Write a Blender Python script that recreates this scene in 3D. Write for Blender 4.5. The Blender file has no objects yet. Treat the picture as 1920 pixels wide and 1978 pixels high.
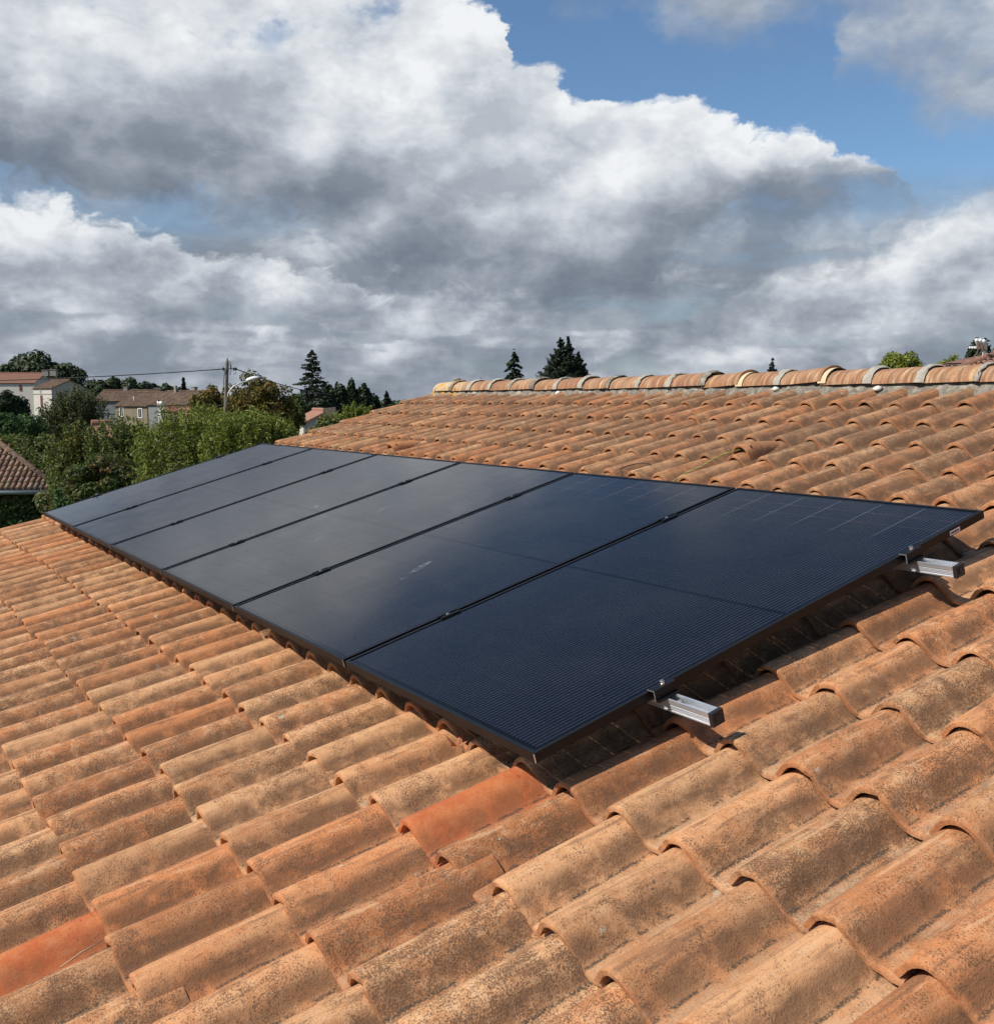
import bpy, math, random
import numpy as np
from mathutils import Matrix, Vector

random.seed(7)
RNG = np.random.default_rng(11)
scene = bpy.context.scene
COL = scene.collection

# ------------------------------------------------------------------ camera, sky, sun, exposure
Z0 = 5.4                                   # height of the panels' near lower corner above the ground
FPX = 2065.43                              # focal length in pixels of a 1920 wide frame
CAM = np.array([-1.35219, -1.98225, 0.81008 + Z0])
YAW, PITCH, TILT = 1.0074285, -0.103067, 0.274246
cam = bpy.data.cameras.new('camera')
cam.sensor_fit = 'HORIZONTAL'; cam.sensor_width = 36.0; cam.lens = 36.0 * FPX / 1920.0
cam.clip_start = 0.05; cam.clip_end = 6000.0
camo = bpy.data.objects.new('camera', cam); COL.objects.link(camo)
camo.location = CAM; camo.rotation_euler = (math.pi / 2 + PITCH, 0, YAW - math.pi / 2)
scene.camera = camo

SUN_EL = math.radians(45.0)
SUN_H = np.array([-0.795, 0.13]); SUN_H /= np.linalg.norm(SUN_H)       # horizontal direction towards the sun
SKY_STRENGTH = 0.10
SUN_DIR = np.array([SUN_H[0] * math.cos(SUN_EL), SUN_H[1] * math.cos(SUN_EL), math.sin(SUN_EL)])
sl = bpy.data.lights.new('sun', 'SUN'); sl.energy = 5.0; sl.angle = math.radians(0.53); sl.color = (1.0, 0.93, 0.82)
so = bpy.data.objects.new('sun', sl); COL.objects.link(so)
so.rotation_euler = Vector(SUN_DIR).to_track_quat('Z', 'Y').to_euler(); so.location = (-20, -20, 30)

vs = scene.view_settings
vs.view_transform = 'Standard'; vs.look = 'None'; vs.gamma = 1.0; vs.use_curve_mapping = False; vs.exposure = 0.0
scene.cycles.max_bounces = 5; scene.cycles.diffuse_bounces = 2; scene.cycles.glossy_bounces = 3; scene.cycles.adaptive_threshold = 0.02
scene.cycles.transparent_max_bounces = 6; scene.cycles.use_denoising = True


# ------------------------------------------------------------------ node helpers
class NT:
    """thin wrapper that adds and wires shader nodes"""
    def __init__(s, tree):
        s.t = tree; s.n = tree.nodes; s.l = tree.links
    def put(s, sock, v):
        if v is None: return
        if isinstance(v, bpy.types.NodeSocket): s.l.new(v, sock)
        else:
            if isinstance(v, (tuple, list)) and sock.type == 'RGBA' and len(v) == 3: v = (*v, 1.0)
            sock.default_value = v
    def m(s, op, a, b=None, c=None, clamp=False):
        n = s.n.new('ShaderNodeMath'); n.operation = op; n.use_clamp = clamp
        for i, v in enumerate((a, b, c)):
            if v is not None: s.put(n.inputs[i], v)
        return n.outputs[0]
    def vm(s, op, a, b=None, out=0):
        n = s.n.new('ShaderNodeVectorMath'); n.operation = op
        s.put(n.inputs[0], a)
        if b is not None:
            s.put(n.inputs['Scale'] if op == 'SCALE' else n.inputs[1], b)
        return n.outputs[out]
    def mr(s, v, a, b, c=0.0, d=1.0, smooth=True):
        n = s.n.new('ShaderNodeMapRange'); n.interpolation_type = 'SMOOTHSTEP' if smooth else 'LINEAR'; n.clamp = True
        for i, x in enumerate((v, a, b, c, d)): s.put(n.inputs[i], x)
        return n.outputs[0]
    def noise(s, vec, scale, detail=4.0, rough=0.55, dist=0.0, w=None, lac=2.0, out=0):
        n = s.n.new('ShaderNodeTexNoise'); n.noise_dimensions = '3D' if w is None else '4D'
        s.put(n.inputs['Vector'], vec); s.put(n.inputs['Scale'], scale); s.put(n.inputs['Detail'], detail)
        s.put(n.inputs['Roughness'], rough); s.put(n.inputs['Distortion'], dist); s.put(n.inputs['Lacunarity'], lac)
        if w is not None: s.put(n.inputs['W'], w)
        return n.outputs[out]
    def mix(s, f, a, b, blend='MIX'):
        n = s.n.new('ShaderNodeMix'); n.data_type = 'RGBA'; n.blend_type = blend; n.clamp_factor = True
        s.put(n.inputs[0], f); s.put(n.inputs[6], a); s.put(n.inputs[7], b)
        return n.outputs[2]
    def ramp(s, f, stops, interp='LINEAR'):
        n = s.n.new('ShaderNodeValToRGB'); n.color_ramp.interpolation = interp
        e = n.color_ramp.elements
        while len(e) < len(stops): e.new(0.5)
        for el, (p, c) in zip(e, stops): el.position = p; el.color = (*c, 1.0)
        s.put(n.inputs[0], f); return n.outputs[0]
    def curve(s, v, pts):
        n = s.n.new('ShaderNodeFloatCurve'); c = n.mapping.curves[0]
        n.mapping.use_clip = False
        while len(c.points) < len(pts): c.points.new(0.5, 0.5)
        for p, (x, y) in zip(c.points, pts): p.location = (x, y); p.handle_type = 'AUTO'
        n.mapping.update(); s.put(n.inputs['Value'], v); return n.outputs[0]
    def sep(s, v):
        n = s.n.new('ShaderNodeSeparateXYZ'); s.put(n.inputs[0], v); return n.outputs
    def com(s, x, y, z):
        n = s.n.new('ShaderNodeCombineXYZ')
        for i, v in enumerate((x, y, z)): s.put(n.inputs[i], v)
        return n.outputs[0]


# ------------------------------------------------------------------ world: Nishita blue plus layered cumulus
PUFF = 0.22
def build_world():
    w = bpy.data.worlds.new('World'); scene.world = w; w.use_nodes = True
    w.cycles.sampling_method = 'MANUAL'; w.cycles.sample_map_resolution = 256
    t = w.node_tree; t.nodes.clear(); k = NT(t)
    sky = t.nodes.new('ShaderNodeTexSky'); sky.sky_type = 'NISHITA'; sky.sun_disc = False
    sky.sun_elevation = SUN_EL; sky.sun_rotation = math.atan2(SUN_H[0], SUN_H[1])
    sky.altitude = 100; sky.air_density = 1.0; sky.dust_density = 0.35; sky.ozone_density = 2.2
    D = k.vm('NORMALIZE', t.nodes.new('ShaderNodeTexCoord').outputs['Generated'])
    f0 = (math.cos(YAW), math.sin(YAW), 0.0); r0 = (math.sin(YAW), -math.cos(YAW), 0.0)
    z = k.sep(D)[2]
    az0 = k.m('ARCTAN2', k.vm('DOT_PRODUCT', D, r0, out=1), k.vm('DOT_PRODUCT', D, f0, out=1))
    el0 = k.m('ARCSINE', z)
    Ds = k.vm('MULTIPLY', D, (1.0, 1.0, 1.6))          # clouds are flattened towards the horizon
    wvec = k.noise(Ds, 11.0, 6.0, 0.60, out=1); wv = k.sep(wvec)
    wx = k.m('SUBTRACT', wv[0], 0.5); wy = k.m('SUBTRACT', wv[1], 0.5)
    az = k.m('MULTIPLY_ADD', wx, 0.13, az0); el1 = k.m('MULTIPLY_ADD', wy, 0.065, el0)
    # billow relief: soft masses plus small cauliflower puffs, both sampled again a little towards the light
    def fbm(v): return k.noise(v, 7.5, 6.0, 0.54, 0.0)
    L = np.array([-r0[0] * .8, -r0[1] * .8, 1.3]); L = L / np.linalg.norm(L)
    n0 = fbm(Ds); n1 = fbm(k.vm('ADD', Ds, tuple(L * 0.045)))
    wob = k.vm('SCALE', k.vm('SUBTRACT', wvec, (0.5, 0.5, 0.5)), 0.11)
    def puff(v):
        n = t.nodes.new('ShaderNodeTexVoronoi'); n.feature = 'F1'; n.voronoi_dimensions = '2D'; k.put(n.inputs['Vector'], v); n.inputs['Scale'].default_value = 17.0
        n.inputs['Detail'].default_value = 2.0; n.inputs['Roughness'].default_value = 0.6; n.inputs['Lacunarity'].default_value = 2.3; n.normalize = True
        return n.outputs['Distance']
    Dp = k.vm('ADD', k.com(az0, k.m('MULTIPLY', el0, 1.5), 0.0), wob)
    p0 = puff(Dp); p1 = puff(k.vm('ADD', Dp, (-0.008, 0.014, 0.0)))
    pr = k.m('SUBTRACT', p1, p0)
    relief = k.m('MULTIPLY_ADD', pr, PUFF, k.m('SUBTRACT', n0, n1))
    el = k.m('MULTIPLY_ADD', k.m('SUBTRACT', p0, 0.35), 0.05, el1)
    relief = k.m('MAXIMUM', relief, -0.13)
    u = k.m('MULTIPLY_ADD', az, 1 / 1.2, 0.5)
    def cv(px):
        return k.m('MULTIPLY', k.curve(u, [(((x - 960) / FPX + .6) / 1.2, (775 - y) / FPX / 0.5) for x, y in px]), 0.5)
    def layer(top, bot, wt, wb, hd, gain, lo, rel, edge):
        T = cv(top); B = cv(bot)
        dt = k.m('SUBTRACT', T, el); db = k.m('SUBTRACT', el, B)
        a = k.m('MULTIPLY', k.mr(dt, 0.0, wt), k.mr(db, -wb, wb))
        sh = k.m('ADD', k.m('MULTIPLY_ADD', k.mr(db, 0.0, k.m('MINIMUM', hd, k.m('MULTIPLY_ADD', k.m('SUBTRACT', T, B), 0.8, 0.012))), gain, lo), k.m('MULTIPLY', relief, rel))
        sh = k.m('MULTIPLY_ADD', k.mr(dt, 0.07, 0.01), edge, sh)
        return a, sh
    ctint = [(0.0, (0.165, 0.197, 0.25)), (0.25, (0.245, 0.283, 0.342)), (0.5, (0.40, 0.44, 0.50)), (0.75, (0.64, 0.68, 0.73)), (1.0, (0.88, 0.90, 0.92))]
    base = k.vm('SCALE', sky.outputs[0], SKY_STRENGTH)
    base = k.vm('MULTIPLY', base, (0.88, 1.04, 1.16))
    # high thin veil, upper right of the view
    a4, s4 = layer([(-900, -700), (0, -700), (1000, -700), (2600, -700)],
                   [(-600, -500), (900, -420), (1030, -120), (1100, 75), (1200, 50), (1300, 105), (1480, 120), (1550, 95), (1590, 190), (1680, 220), (1750, 285), (1850, 320), (1920, 350), (2300, 430)],
                   0.02, 0.03, 0.12, 0.22, 0.40, 1.2, 0.0)
    a4 = k.m('MULTIPLY', a4, k.mr(n0, 0.34, 0.58, 0.42, 0.92))
    colr = k.mix(a4, base, k.ramp(s4, ctint))
    # horizon stratus
    nh = k.noise(k.vm('MULTIPLY', D, (1.0, 1.0, 5.0)), 7.0, 4.0, 0.5, 0.3)
    ah = k.m('MULTIPLY', k.mr(el1, 0.20, 0.125), k.mr(nh, 0.30, 0.5, 0.72, 1.0))
    sh_h = k.m('ADD', k.m('MULTIPLY_ADD', nh, 0.70, 0.0), k.m('MULTIPLY', relief, 1.1))
    colr = k.mix(ah, colr, k.ramp(sh_h, ctint))
    # scattered brighter heaps in the low bank
    a5 = k.m('MULTIPLY', k.mr(k.m('MULTIPLY_ADD', p0, -0.25, k.m('ADD', nh, 0.10)), 0.50, 0.60), k.m('MULTIPLY', k.mr(el1, 0.165, 0.12), k.mr(el1, 0.01, 0.05)))
    colr = k.mix(k.m('MULTIPLY', a5, 0.7), colr, k.ramp(k.m('MULTIPLY_ADD', relief, 2.0, 0.52), ctint))
    # right cumulus
    a3, s3 = layer([(-300, 900), (1100, 880), (1280, 680), (1400, 545), (1500, 515), (1620, 490), (1720, 450), (1800, 412), (1920, 372), (2250, 280)],
                   [(-300, 900), (1100, 880), (1280, 720), (1600, 672), (1920, 660), (2250, 660)], 0.045, 0.02, 0.08, 0.32, 0.38, 1.9, 0.06)
    colr = k.mix(k.m('MULTIPLY', a3, 0.92), colr, k.ramp(s3, ctint))
    # lower left cumulus
    a2, s2 = layer([(-300, 470), (0, 435), (120, 420), (240, 436), (330, 465), (470, 495), (560, 530), (700, 545), (800, 610), (950, 850), (2000, 950)],
                   [(-300, 610), (0, 596), (200, 600), (450, 604), (600, 606), (800, 630), (950, 850), (2000, 950)], 0.014, 0.020, 0.06, 0.36, 0.36, 1.9, 0.16)
    colr = k.mix(k.m('MULTIPLY', a2, 0.95), colr, k.ramp(s2, ctint))
    # the big cumulus bank
    a1, s1 = layer([(-300, -80), (100, -55), (350, -32), (550, -18), (680, -8), (800, 25), (900, 55), (962, 85), (990, 150), (1080, 178), (1140, 236), (1250, 232), (1400, 265), (1550, 322), (1650, 368), (1720, 430), (1830, 740), (2300, 950)],
                   [(-300, 360), (0, 395), (200, 425), (420, 432), (560, 455), (700, 490), (830, 560), (1000, 600), (1180, 590), (1285, 550), (1330, 495), (1480, 448), (1720, 430), (1830, 760), (2300, 970)],
                   0.012, 0.022, 0.14, 0.56, 0.20, 1.5, 0.16)
    hole = k.m('MULTIPLY', k.mr(wv[2], 0.56, 0.72), k.mr(el0, 0.27, 0.33))
    a1 = k.m('MULTIPLY', a1, k.m('SUBTRACT', 1.0, k.m('MULTIPLY', hole, 0.75)))
    colr = k.mix(a1, colr, k.ramp(s1, ctint))
    # broken cumulus over the rest of the sky, out of the frame
    out = k.m('MAXIMUM', k.mr(k.m('ABSOLUTE', az0), 0.50, 0.66), k.mr(el0, 0.42, 0.52))
    sf = k.m('ADD', k.m('MULTIPLY_ADD', n0, 0.5, 0.2), k.m('MULTIPLY', relief, 2.0))
    rest = k.mix(k.mr(k.m('MULTIPLY_ADD', el0, -0.50, n0), 0.36, 0.46), base, k.ramp(sf, ctint))
    rest = k.mix(k.mr(el0, 0.16, 0.05), rest, k.ramp(sh_h, ctint))
    colr = k.mix(out, colr, rest)
    colr = k.mix(k.mr(z, -0.005, -0.03), colr, (0.10, 0.10, 0.075))       # dull ground below the horizon
    bg = t.nodes.new('ShaderNodeBackground'); k.put(bg.inputs[0], colr); bg.inputs[1].default_value = 1.0
    o = t.nodes.new('ShaderNodeOutputWorld'); t.links.new(bg.outputs[0], o.inputs[0])
build_world()


# ------------------------------------------------------------------ geometry helpers
CE, SE = math.cos(TILT), math.sin(TILT)
def RP(s, y, h):
    """point on the roof: s metres up the slope, y along the ridge, h above the panels' top plane"""
    return (s * CE - h * SE, y, s * SE + h * CE + Z0)
def rotm():
    cy, sy, cp, sp = math.cos(YAW), math.sin(YAW), math.cos(PITCH), math.sin(PITCH)
    f = np.array([cy * cp, sy * cp, sp]); r = np.array([sy, -cy, 0.0]); u = np.cross(r, f)
    return np.array([r, u, f])
RC = rotm()
def project(P):
    q = (np.asarray(P, float) - CAM) @ RC.T
    return np.stack([960 + FPX * q[:, 0] / q[:, 2], 989 - FPX * q[:, 1] / q[:, 2]], 1)
def at(px, py, d):
    """world point seen in direction (px, py), d metres away measured over the ground"""
    v = np.array([(px - 960) / FPX, -(py - 989) / FPX, 1.0]) @ RC
    v = v / math.hypot(v[0], v[1]) * d
    return CAM + v

class MB:
    """mesh builder collecting verts and faces in world coordinates"""
    def __init__(s): s.v = []; s.f = []; s.uv = None
    def add(s, v, f):
        o = len(s.v); s.v += [tuple(map(float, p)) for p in v]; s.f += [tuple(i + o for i in q) for q in f]; return s
    def hexa(s, p):     # 8 points: bottom ring, top ring
        return s.add(p, [(3, 2, 1, 0), (4, 5, 6, 7), (0, 1, 5, 4), (1, 2, 6, 5), (2, 3, 7, 6), (3, 0, 4, 7)])
    def box(s, c, sz, rz=0.0):
        x, y, z = sz[0] / 2, sz[1] / 2, sz[2] / 2; ca, sa = math.cos(rz), math.sin(rz)
        P = [(-x, -y, -z), (x, -y, -z), (x, y, -z), (-x, y, -z), (-x, -y, z), (x, -y, z), (x, y, z), (-x, y, z)]
        return s.hexa([(c[0] + a * ca - b * sa, c[1] + a * sa + b * ca, c[2] + d) for a, b, d in P])
    def rbox(s, s0, s1, y0, y1, h0, h1):       # box in roof coordinates
        return s.hexa([RP(s0, y0, h0), RP(s0, y1, h0), RP(s1, y1, h0), RP(s1, y0, h0), RP(s0, y0, h1), RP(s0, y1, h1), RP(s1, y1, h1), RP(s1, y0, h1)])
    def tube(s, pts, r, n=8, caps=True):
        pts = [np.array(p, float) for p in pts]; R = r if hasattr(r, '__len__') else [r] * len(pts)
        rings = []; ref = np.array([0, 0, 1.0])
        for i, p in enumerate(pts):
            d = pts[min(i + 1, len(pts) - 1)] - pts[max(i - 1, 0)]; d /= np.linalg.norm(d) + 1e-12
            a = np.cross(d, ref if abs(d[2]) < .95 else np.array([1.0, 0, 0])); a /= np.linalg.norm(a); b = np.cross(d, a)
            rings.append([p + R[i] * (math.cos(2 * math.pi * q / n) * a + math.sin(2 * math.pi * q / n) * b) for q in range(n)])
        f = []
        for i in range(len(pts) - 1):
            for q in range(n):
                q2 = (q + 1) % n; f.append((i * n + q, i * n + q2, (i + 1) * n + q2, (i + 1) * n + q))
        if caps: f.append(tuple(range(n - 1, -1, -1))); f.append(tuple((len(pts) - 1) * n + q for q in range(n)))
        return s.add([v for rg in rings for v in rg], f)
    def lathe(s, c, prof, n=12, axis=(0, 0, 1)):
        ax = Vector(axis).normalized(); q = ax.to_track_quat('Z', 'Y')
        v = [tuple(Vector(c) + q @ Vector((r * math.cos(2 * math.pi * i / n), r * math.sin(2 * math.pi * i / n), hh))) for r, hh in prof for i in range(n)]
        f = [(j * n + i, j * n + (i + 1) % n, (j + 1) * n + (i + 1) % n, (j + 1) * n + i) for j in range(len(prof) - 1) for i in range(n)]
        f.append(tuple(range(n - 1, -1, -1))); f.append(tuple((len(prof) - 1) * n + i for i in range(n)))
        return s.add(v, f)

def np_mesh(name, V, F, mat, smooth=False, uv=None):
    """fast mesh from arrays; F is (n, 3) or (n, 4)"""
    V = np.asarray(V, np.float32); F = np.asarray(F, np.int32)
    me = bpy.data.meshes.new(name); k = F.shape[1]
    me.vertices.add(len(V)); me.vertices.foreach_set('co', V.ravel())
    me.loops.add(F.size); me.loops.foreach_set('vertex_index', F.ravel())
    me.polygons.add(len(F)); me.polygons.foreach_set('loop_start', np.arange(0, F.size, k, dtype=np.int32))
    if smooth: me.polygons.foreach_set('use_smooth', np.ones(len(F), bool))
    if uv is not None:
        l = me.uv_layers.new(name='UVMap'); l.data.foreach_set('uv', np.asarray(uv, np.float32)[F.ravel()].ravel())
    me.update(); me.validate(); me.materials.append(mat)
    return me

def tag(o, label=None, cat=None, group=None, kind=None):
    if label: o['label'] = label
    if cat: o['category'] = cat
    if group: o['group'] = group
    if kind: o['kind'] = kind
    return o
def thing(name, loc, label, cat, group=None):
    o = bpy.data.objects.new(name, None); o.empty_display_size = 0.1; o.location = loc; COL.objects.link(o)
    return tag(o, label, cat, group)
def link(name, me, parent=None):
    o = bpy.data.objects.new(name, me); COL.objects.link(o)
    if parent is not None:
        o.parent = parent
        if parent.type == 'EMPTY': o.matrix_parent_inverse = Matrix.Translation(-Vector(parent.location))
    return o
def part(name, mb, mat, parent=None, smooth=False, angle=None):
    me = bpy.data.meshes.new(name); V = np.array(mb.v)
    off = np.zeros(3)
    if parent is None: off = np.array([V[:, 0].mean(), V[:, 1].mean(), V[:, 2].min()])
    me.from_pydata([tuple(p) for p in V - off], [], mb.f); me.update(); me.materials.append(mat)
    if smooth: me.polygons.foreach_set('use_smooth', [True] * len(me.polygons))
    o = link(name, me, parent)
    if parent is None: o.location = off
    if angle and smooth: me.set_sharp_from_angle(angle=angle)
    return o


# ------------------------------------------------------------------ materials
def new_mat(name):
    m = bpy.data.materials.new(name); m.use_nodes = True; m.node_tree.nodes.clear()
    k = NT(m.node_tree); k.out = m.node_tree.nodes.new('ShaderNodeOutputMaterial')
    return m, k
def principled(k, col, rough=0.6, metal=0.0, spec=0.5, normal=None, coat=None):
    b = k.n.new('ShaderNodeBsdfPrincipled')
    k.put(b.inputs['Base Color'], col); k.put(b.inputs['Roughness'], rough); k.put(b.inputs['Metallic'], metal)
    k.put(b.inputs['Specular IOR Level'], spec)
    if normal is not None: k.l.new(normal, b.inputs['Normal'])
    if coat: b.inputs['Coat Weight'].default_value = coat[0]; b.inputs['Coat Roughness'].default_value = coat[1]
    return b.outputs[0]
def bump(k, h, strength=0.4, dist=0.01):
    b = k.n.new('ShaderNodeBump'); b.inputs['Strength'].default_value = strength; b.inputs['Distance'].default_value = dist
    k.l.new(h, b.inputs['Height']); return b.outputs[0]
def finish(k, sh): k.l.new(sh, k.out.inputs[0])
def wpos(k): return k.n.new('ShaderNodeNewGeometry').outputs['Position']

def simple(name, col, rough=0.6, metal=0.0, var=0.15, scale=6.0, bstr=0.0, bscale=60.0, spec=0.5):
    m, k = new_mat(name); p = wpos(k)
    n = k.noise(p, scale, 5.0, 0.6)
    c = k.mix(n, tuple(x * (1 - var) for x in col), tuple(min(1, x * (1 + var)) for x in col))
    nb = bump(k, k.noise(p, bscale, 4.0, 0.6), bstr, 0.01) if bstr else None
    finish(k, principled(k, c, k.mr(n, 0.3, 0.7, rough * .9, min(1, rough * 1.1), smooth=False), metal, spec, nb)); return m

def tile_material(name, rnd_from_attr, orange=False):
    m, k = new_mat(name); P0 = wpos(k)
    if rnd_from_attr:
        at_ = k.n.new('ShaderNodeAttribute'); at_.attribute_name = 'tile_rand'; rnd = at_.outputs['Fac']
    else:
        rnd = k.n.new('ShaderNodeObjectInfo').outputs['Random']
    P = k.vm('ADD', P0, k.vm('SCALE', (37.1, 19.7, 53.3), rnd))          # every tile gets its own patch of noise
    r2 = k.m('FRACT', k.m('MULTIPLY', rnd, 17.31)); r3 = k.m('FRACT', k.m('MULTIPLY', rnd, 71.7))
    uv = k.sep(k.n.new('ShaderNodeUVMap').outputs[0]); U, V = uv[0], uv[1]
    X = k.sep(P0)[0]
    big = k.noise(P, 9.0, 3.0, 0.55, 0.5)
    mid = k.noise(P, 34.0, 4.0, 0.6, 0.6)
    fine = k.noise(P, 230.0, 2.0, 0.65)
    grit = k.noise(P, 560.0, 1.0, 0.6)
    old = k.mr(X, 1.5, 2.8)                          # the upper slope carries more lichen and soot
    if not orange:
        tone = k.m('ADD', k.m('MULTIPLY', k.m('SUBTRACT', big, 0.5), 1.1), r2)
        c = k.mix(k.mr(tone, 0.0, 1.0), (0.49, 0.185, 0.070), (0.56, 0.305, 0.150))
        c = k.mix(k.m('MULTIPLY', k.mr(mid, 0.46, 0.68), k.mr(r3, 0.0, 1.0, 0.10, 0.75)), c, (0.62, 0.385, 0.210))
        c = k.mix(k.m('MULTIPLY', k.mr(mid, 0.52, 0.34), 0.55), c, (0.42, 0.195, 0.085))
        c = k.vm('SCALE', c, k.mr(k.m('FRACT', k.m('MULTIPLY', rnd, 43.9)), 0.0, 1.0, 0.88, 1.20, smooth=False))
        # dark specks, denser in soft patches
        patch = k.noise(P, 15.0, 3.0, 0.55, 0.8)
        sp = k.m('ADD', k.m('MULTIPLY', fine, 0.6), k.m('MULTIPLY', grit, 0.4))
        dens = k.m('ADD', k.mr(patch, 0.30, 0.72, -0.03, 0.12, smooth=False), k.m('ADD', k.mr(r3, 0.0, 1.0, -0.04, 0.06, smooth=False), k.m('MULTIPLY', old, 0.05)))
        c = k.mix(k.m('MULTIPLY', k.mr(k.m('ADD', sp, dens), 0.54, 0.66), 0.86), c, (0.115, 0.058, 0.031))
        c = k.mix(k.m('MULTIPLY', k.mr(patch, 0.45, 0.78), k.m('MULTIPLY_ADD', old, 0.32, 0.18)), c, (0.20, 0.115, 0.066))
        c = k.mix(k.m('MULTIPLY', old, k.mr(big, 0.3, 0.7, 0.1, 0.38)), c, (0.25, 0.165, 0.105))
        c = k.mix(k.m('MULTIPLY', k.mr(grit, 0.66, 0.74), k.m('MULTIPLY_ADD', old, 0.4, 0.45)), c, (0.72, 0.57, 0.38))
        # a few dark lichen rosettes
        ro = k.noise(P, 48.0, 0.0, 0.4)
        c = k.mix(k.m('MULTIPLY', k.mr(ro, 0.85, 0.88), 0.7), c, (0.09, 0.075, 0.055))
        lw = k.noise(P, 19.0, 3.0, 0.6)
        c = k.mix(k.m('MULTIPLY', k.mr(lw, 0.70, 0.74), k.mr(fine, 0.35, 0.55, 0.3, 0.9)), c, (0.50, 0.47, 0.36))
    else:
        c = k.mix(k.mr(big, .3, .7), (0.46, 0.118, 0.042), (0.55, 0.19, 0.07))
        c = k.mix(k.m('MULTIPLY', k.mr(mid, 0.45, 0.72), 0.4), c, (0.58, 0.26, 0.12))
        ro = k.noise(P, 120.0, 0.0, 0.4)
        c = k.mix(k.m('MULTIPLY', k.m('MULTIPLY', k.mr(ro, 0.70, 0.80), k.mr(V, 0.45, 0.85)), 0.8), c, (0.13, 0.05, 0.025))
        gr = k.m('MULTIPLY', k.mr(U, 0.62, 0.80), k.mr(big, 0.4, 0.6))
        c = k.mix(k.m('MULTIPLY', gr, 0.5), c, (0.16, 0.08, 0.05))
        c = k.mix(k.m('MULTIPLY', k.mr(fine, 0.52, 0.68), 0.45), c, (0.27, 0.08, 0.035))
    # roll foot: soft band of grime and painted flank shade, broken black grime line
    gn = k.noise(P, 14.0, 4.0, 0.65)
    st = k.noise(k.com(k.m('MULTIPLY', U, 10.0), k.m('MULTIPLY', V, 2.2), k.m('MULTIPLY', rnd, 91.0)), 1.0, 4.0, 0.6, 0.4)     # run-off streaks along the roll
    band = k.m('MULTIPLY', k.mr(k.m('ABSOLUTE', k.m('SUBTRACT', U, 0.66)), 0.19, 0.03), k.mr(gn, 0.30, 0.56))
    c = k.mix(k.m('MULTIPLY', band, 0.68 if not orange else 0.38), c, (0.135, 0.078, 0.045))
    if not orange:
        c = k.mix(k.m('MULTIPLY', k.mr(st, 0.52, 0.68), 0.55), c, (0.155, 0.085, 0.05))
        c = k.mix(k.m('MULTIPLY', k.m('MULTIPLY', k.mr(st, 0.46, 0.32), k.mr(k.m('ABSOLUTE', k.m('SUBTRACT', U, 0.32)), 0.26, 0.06)), 0.55), c, (0.68, 0.425, 0.235))  # worn pale crest, also painting the lit top of the roll
    ln = k.m('ABSOLUTE', k.m('SUBTRACT', U, k.m('MULTIPLY_ADD', k.m('SUBTRACT', mid, 0.5), 0.06, 0.775)))
    lm = k.m('MULTIPLY', k.mr(ln, 0.030, 0.008), k.m('MULTIPLY', k.mr(gn, 0.44, 0.52), k.mr(fine, 0.34, 0.5)))
    c = k.mix(k.m('MULTIPLY', lm, 0.82), c, (0.055, 0.05, 0.038))
    if not orange: c = k.mix(k.m('MULTIPLY', k.mr(U, 0.78, 0.84), k.mr(big, 0.35, 0.65, 0.05, 0.45)), c, (0.42, 0.30, 0.195))     # dusty pan
    # the cut clay of the rim stays redder
    rim = k.mr(V, 0.016, 0.004)
    c = k.mix(k.m('MULTIPLY', rim, k.mr(big, 0.35, 0.65, 0.62, 0.15)), c, (0.40, 0.17, 0.075) if not orange else (0.36, 0.10, 0.04))
    ht = k.m('ADD', k.m('MULTIPLY', fine, 0.7), k.m('ADD', k.m('MULTIPLY', grit, 0.4), k.m('MULTIPLY', mid, 1.0)))
    finish(k, principled(k, c, 0.9, 0.0, 0.2, bump(k, ht, 0.6 if not orange else 0.3, 0.0035)))
    return m
M = {}
M['tile'] = tile_material('terracotta_tile', False)
M['tile_mass'] = tile_material('terracotta_tile_mass', True)
M['tile_orange'] = tile_material('new_orange_terracotta', False, True)

def ridge_material():
    m, k = new_mat('ridge_terracotta'); P = wpos(k); rnd = k.n.new('ShaderNodeObjectInfo').outputs['Random']
    w = k.m('MULTIPLY', rnd, 23.0)
    Y = k.sep(P)[1]
    st = k.noise(k.vm('MULTIPLY', P, (6.0, 45.0, 6.0)), 1.0, 5.0, 0.65, w=w)      # streaks run down the curve
    gr = k.noise(P, 160.0, 3.0, 0.7, w=w)
    c = k.mix(rnd, (0.38, 0.185, 0.095), (0.47, 0.29, 0.165))
    c = k.mix(k.m('MULTIPLY', k.mr(k.noise(P, 17.0, 5.0, 0.65, w=w), 0.46, 0.66), 0.6), c, (0.36, 0.29, 0.21))
    c = k.mix(k.mr(st, 0.42, 0.60), c, (0.26, 0.135, 0.078))
    c = k.mix(k.m('MULTIPLY', k.mr(st, 0.45, 0.34), 0.7), c, (0.62, 0.47, 0.26))
    c = k.mix(k.m('MULTIPLY', k.mr(gr, 0.56, 0.66), 0.6), c, (0.12, 0.07, 0.045))
    lich = k.m('MULTIPLY', k.mr(Y, 6.35, 6.75), k.mr(k.noise(P, 14.0, 5.0, 0.7), 0.40, 0.50))
    c = k.mix(k.m('MULTIPLY', lich, .75), c, (0.58, 0.49, 0.31))
    lo = k.m('MULTIPLY', k.mr(Y, 6.35, 6.75), k.mr(k.noise(P, 18.0, 5.0, 0.7, w=3.0), 0.55, 0.60))
    c = k.mix(lo, c, (0.62, 0.27, 0.02))
    finish(k, principled(k, c, 0.9, 0.0, 0.2, bump(k, gr, 0.5, 0.004))); return m
M['ridge'] = ridge_material()

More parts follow.
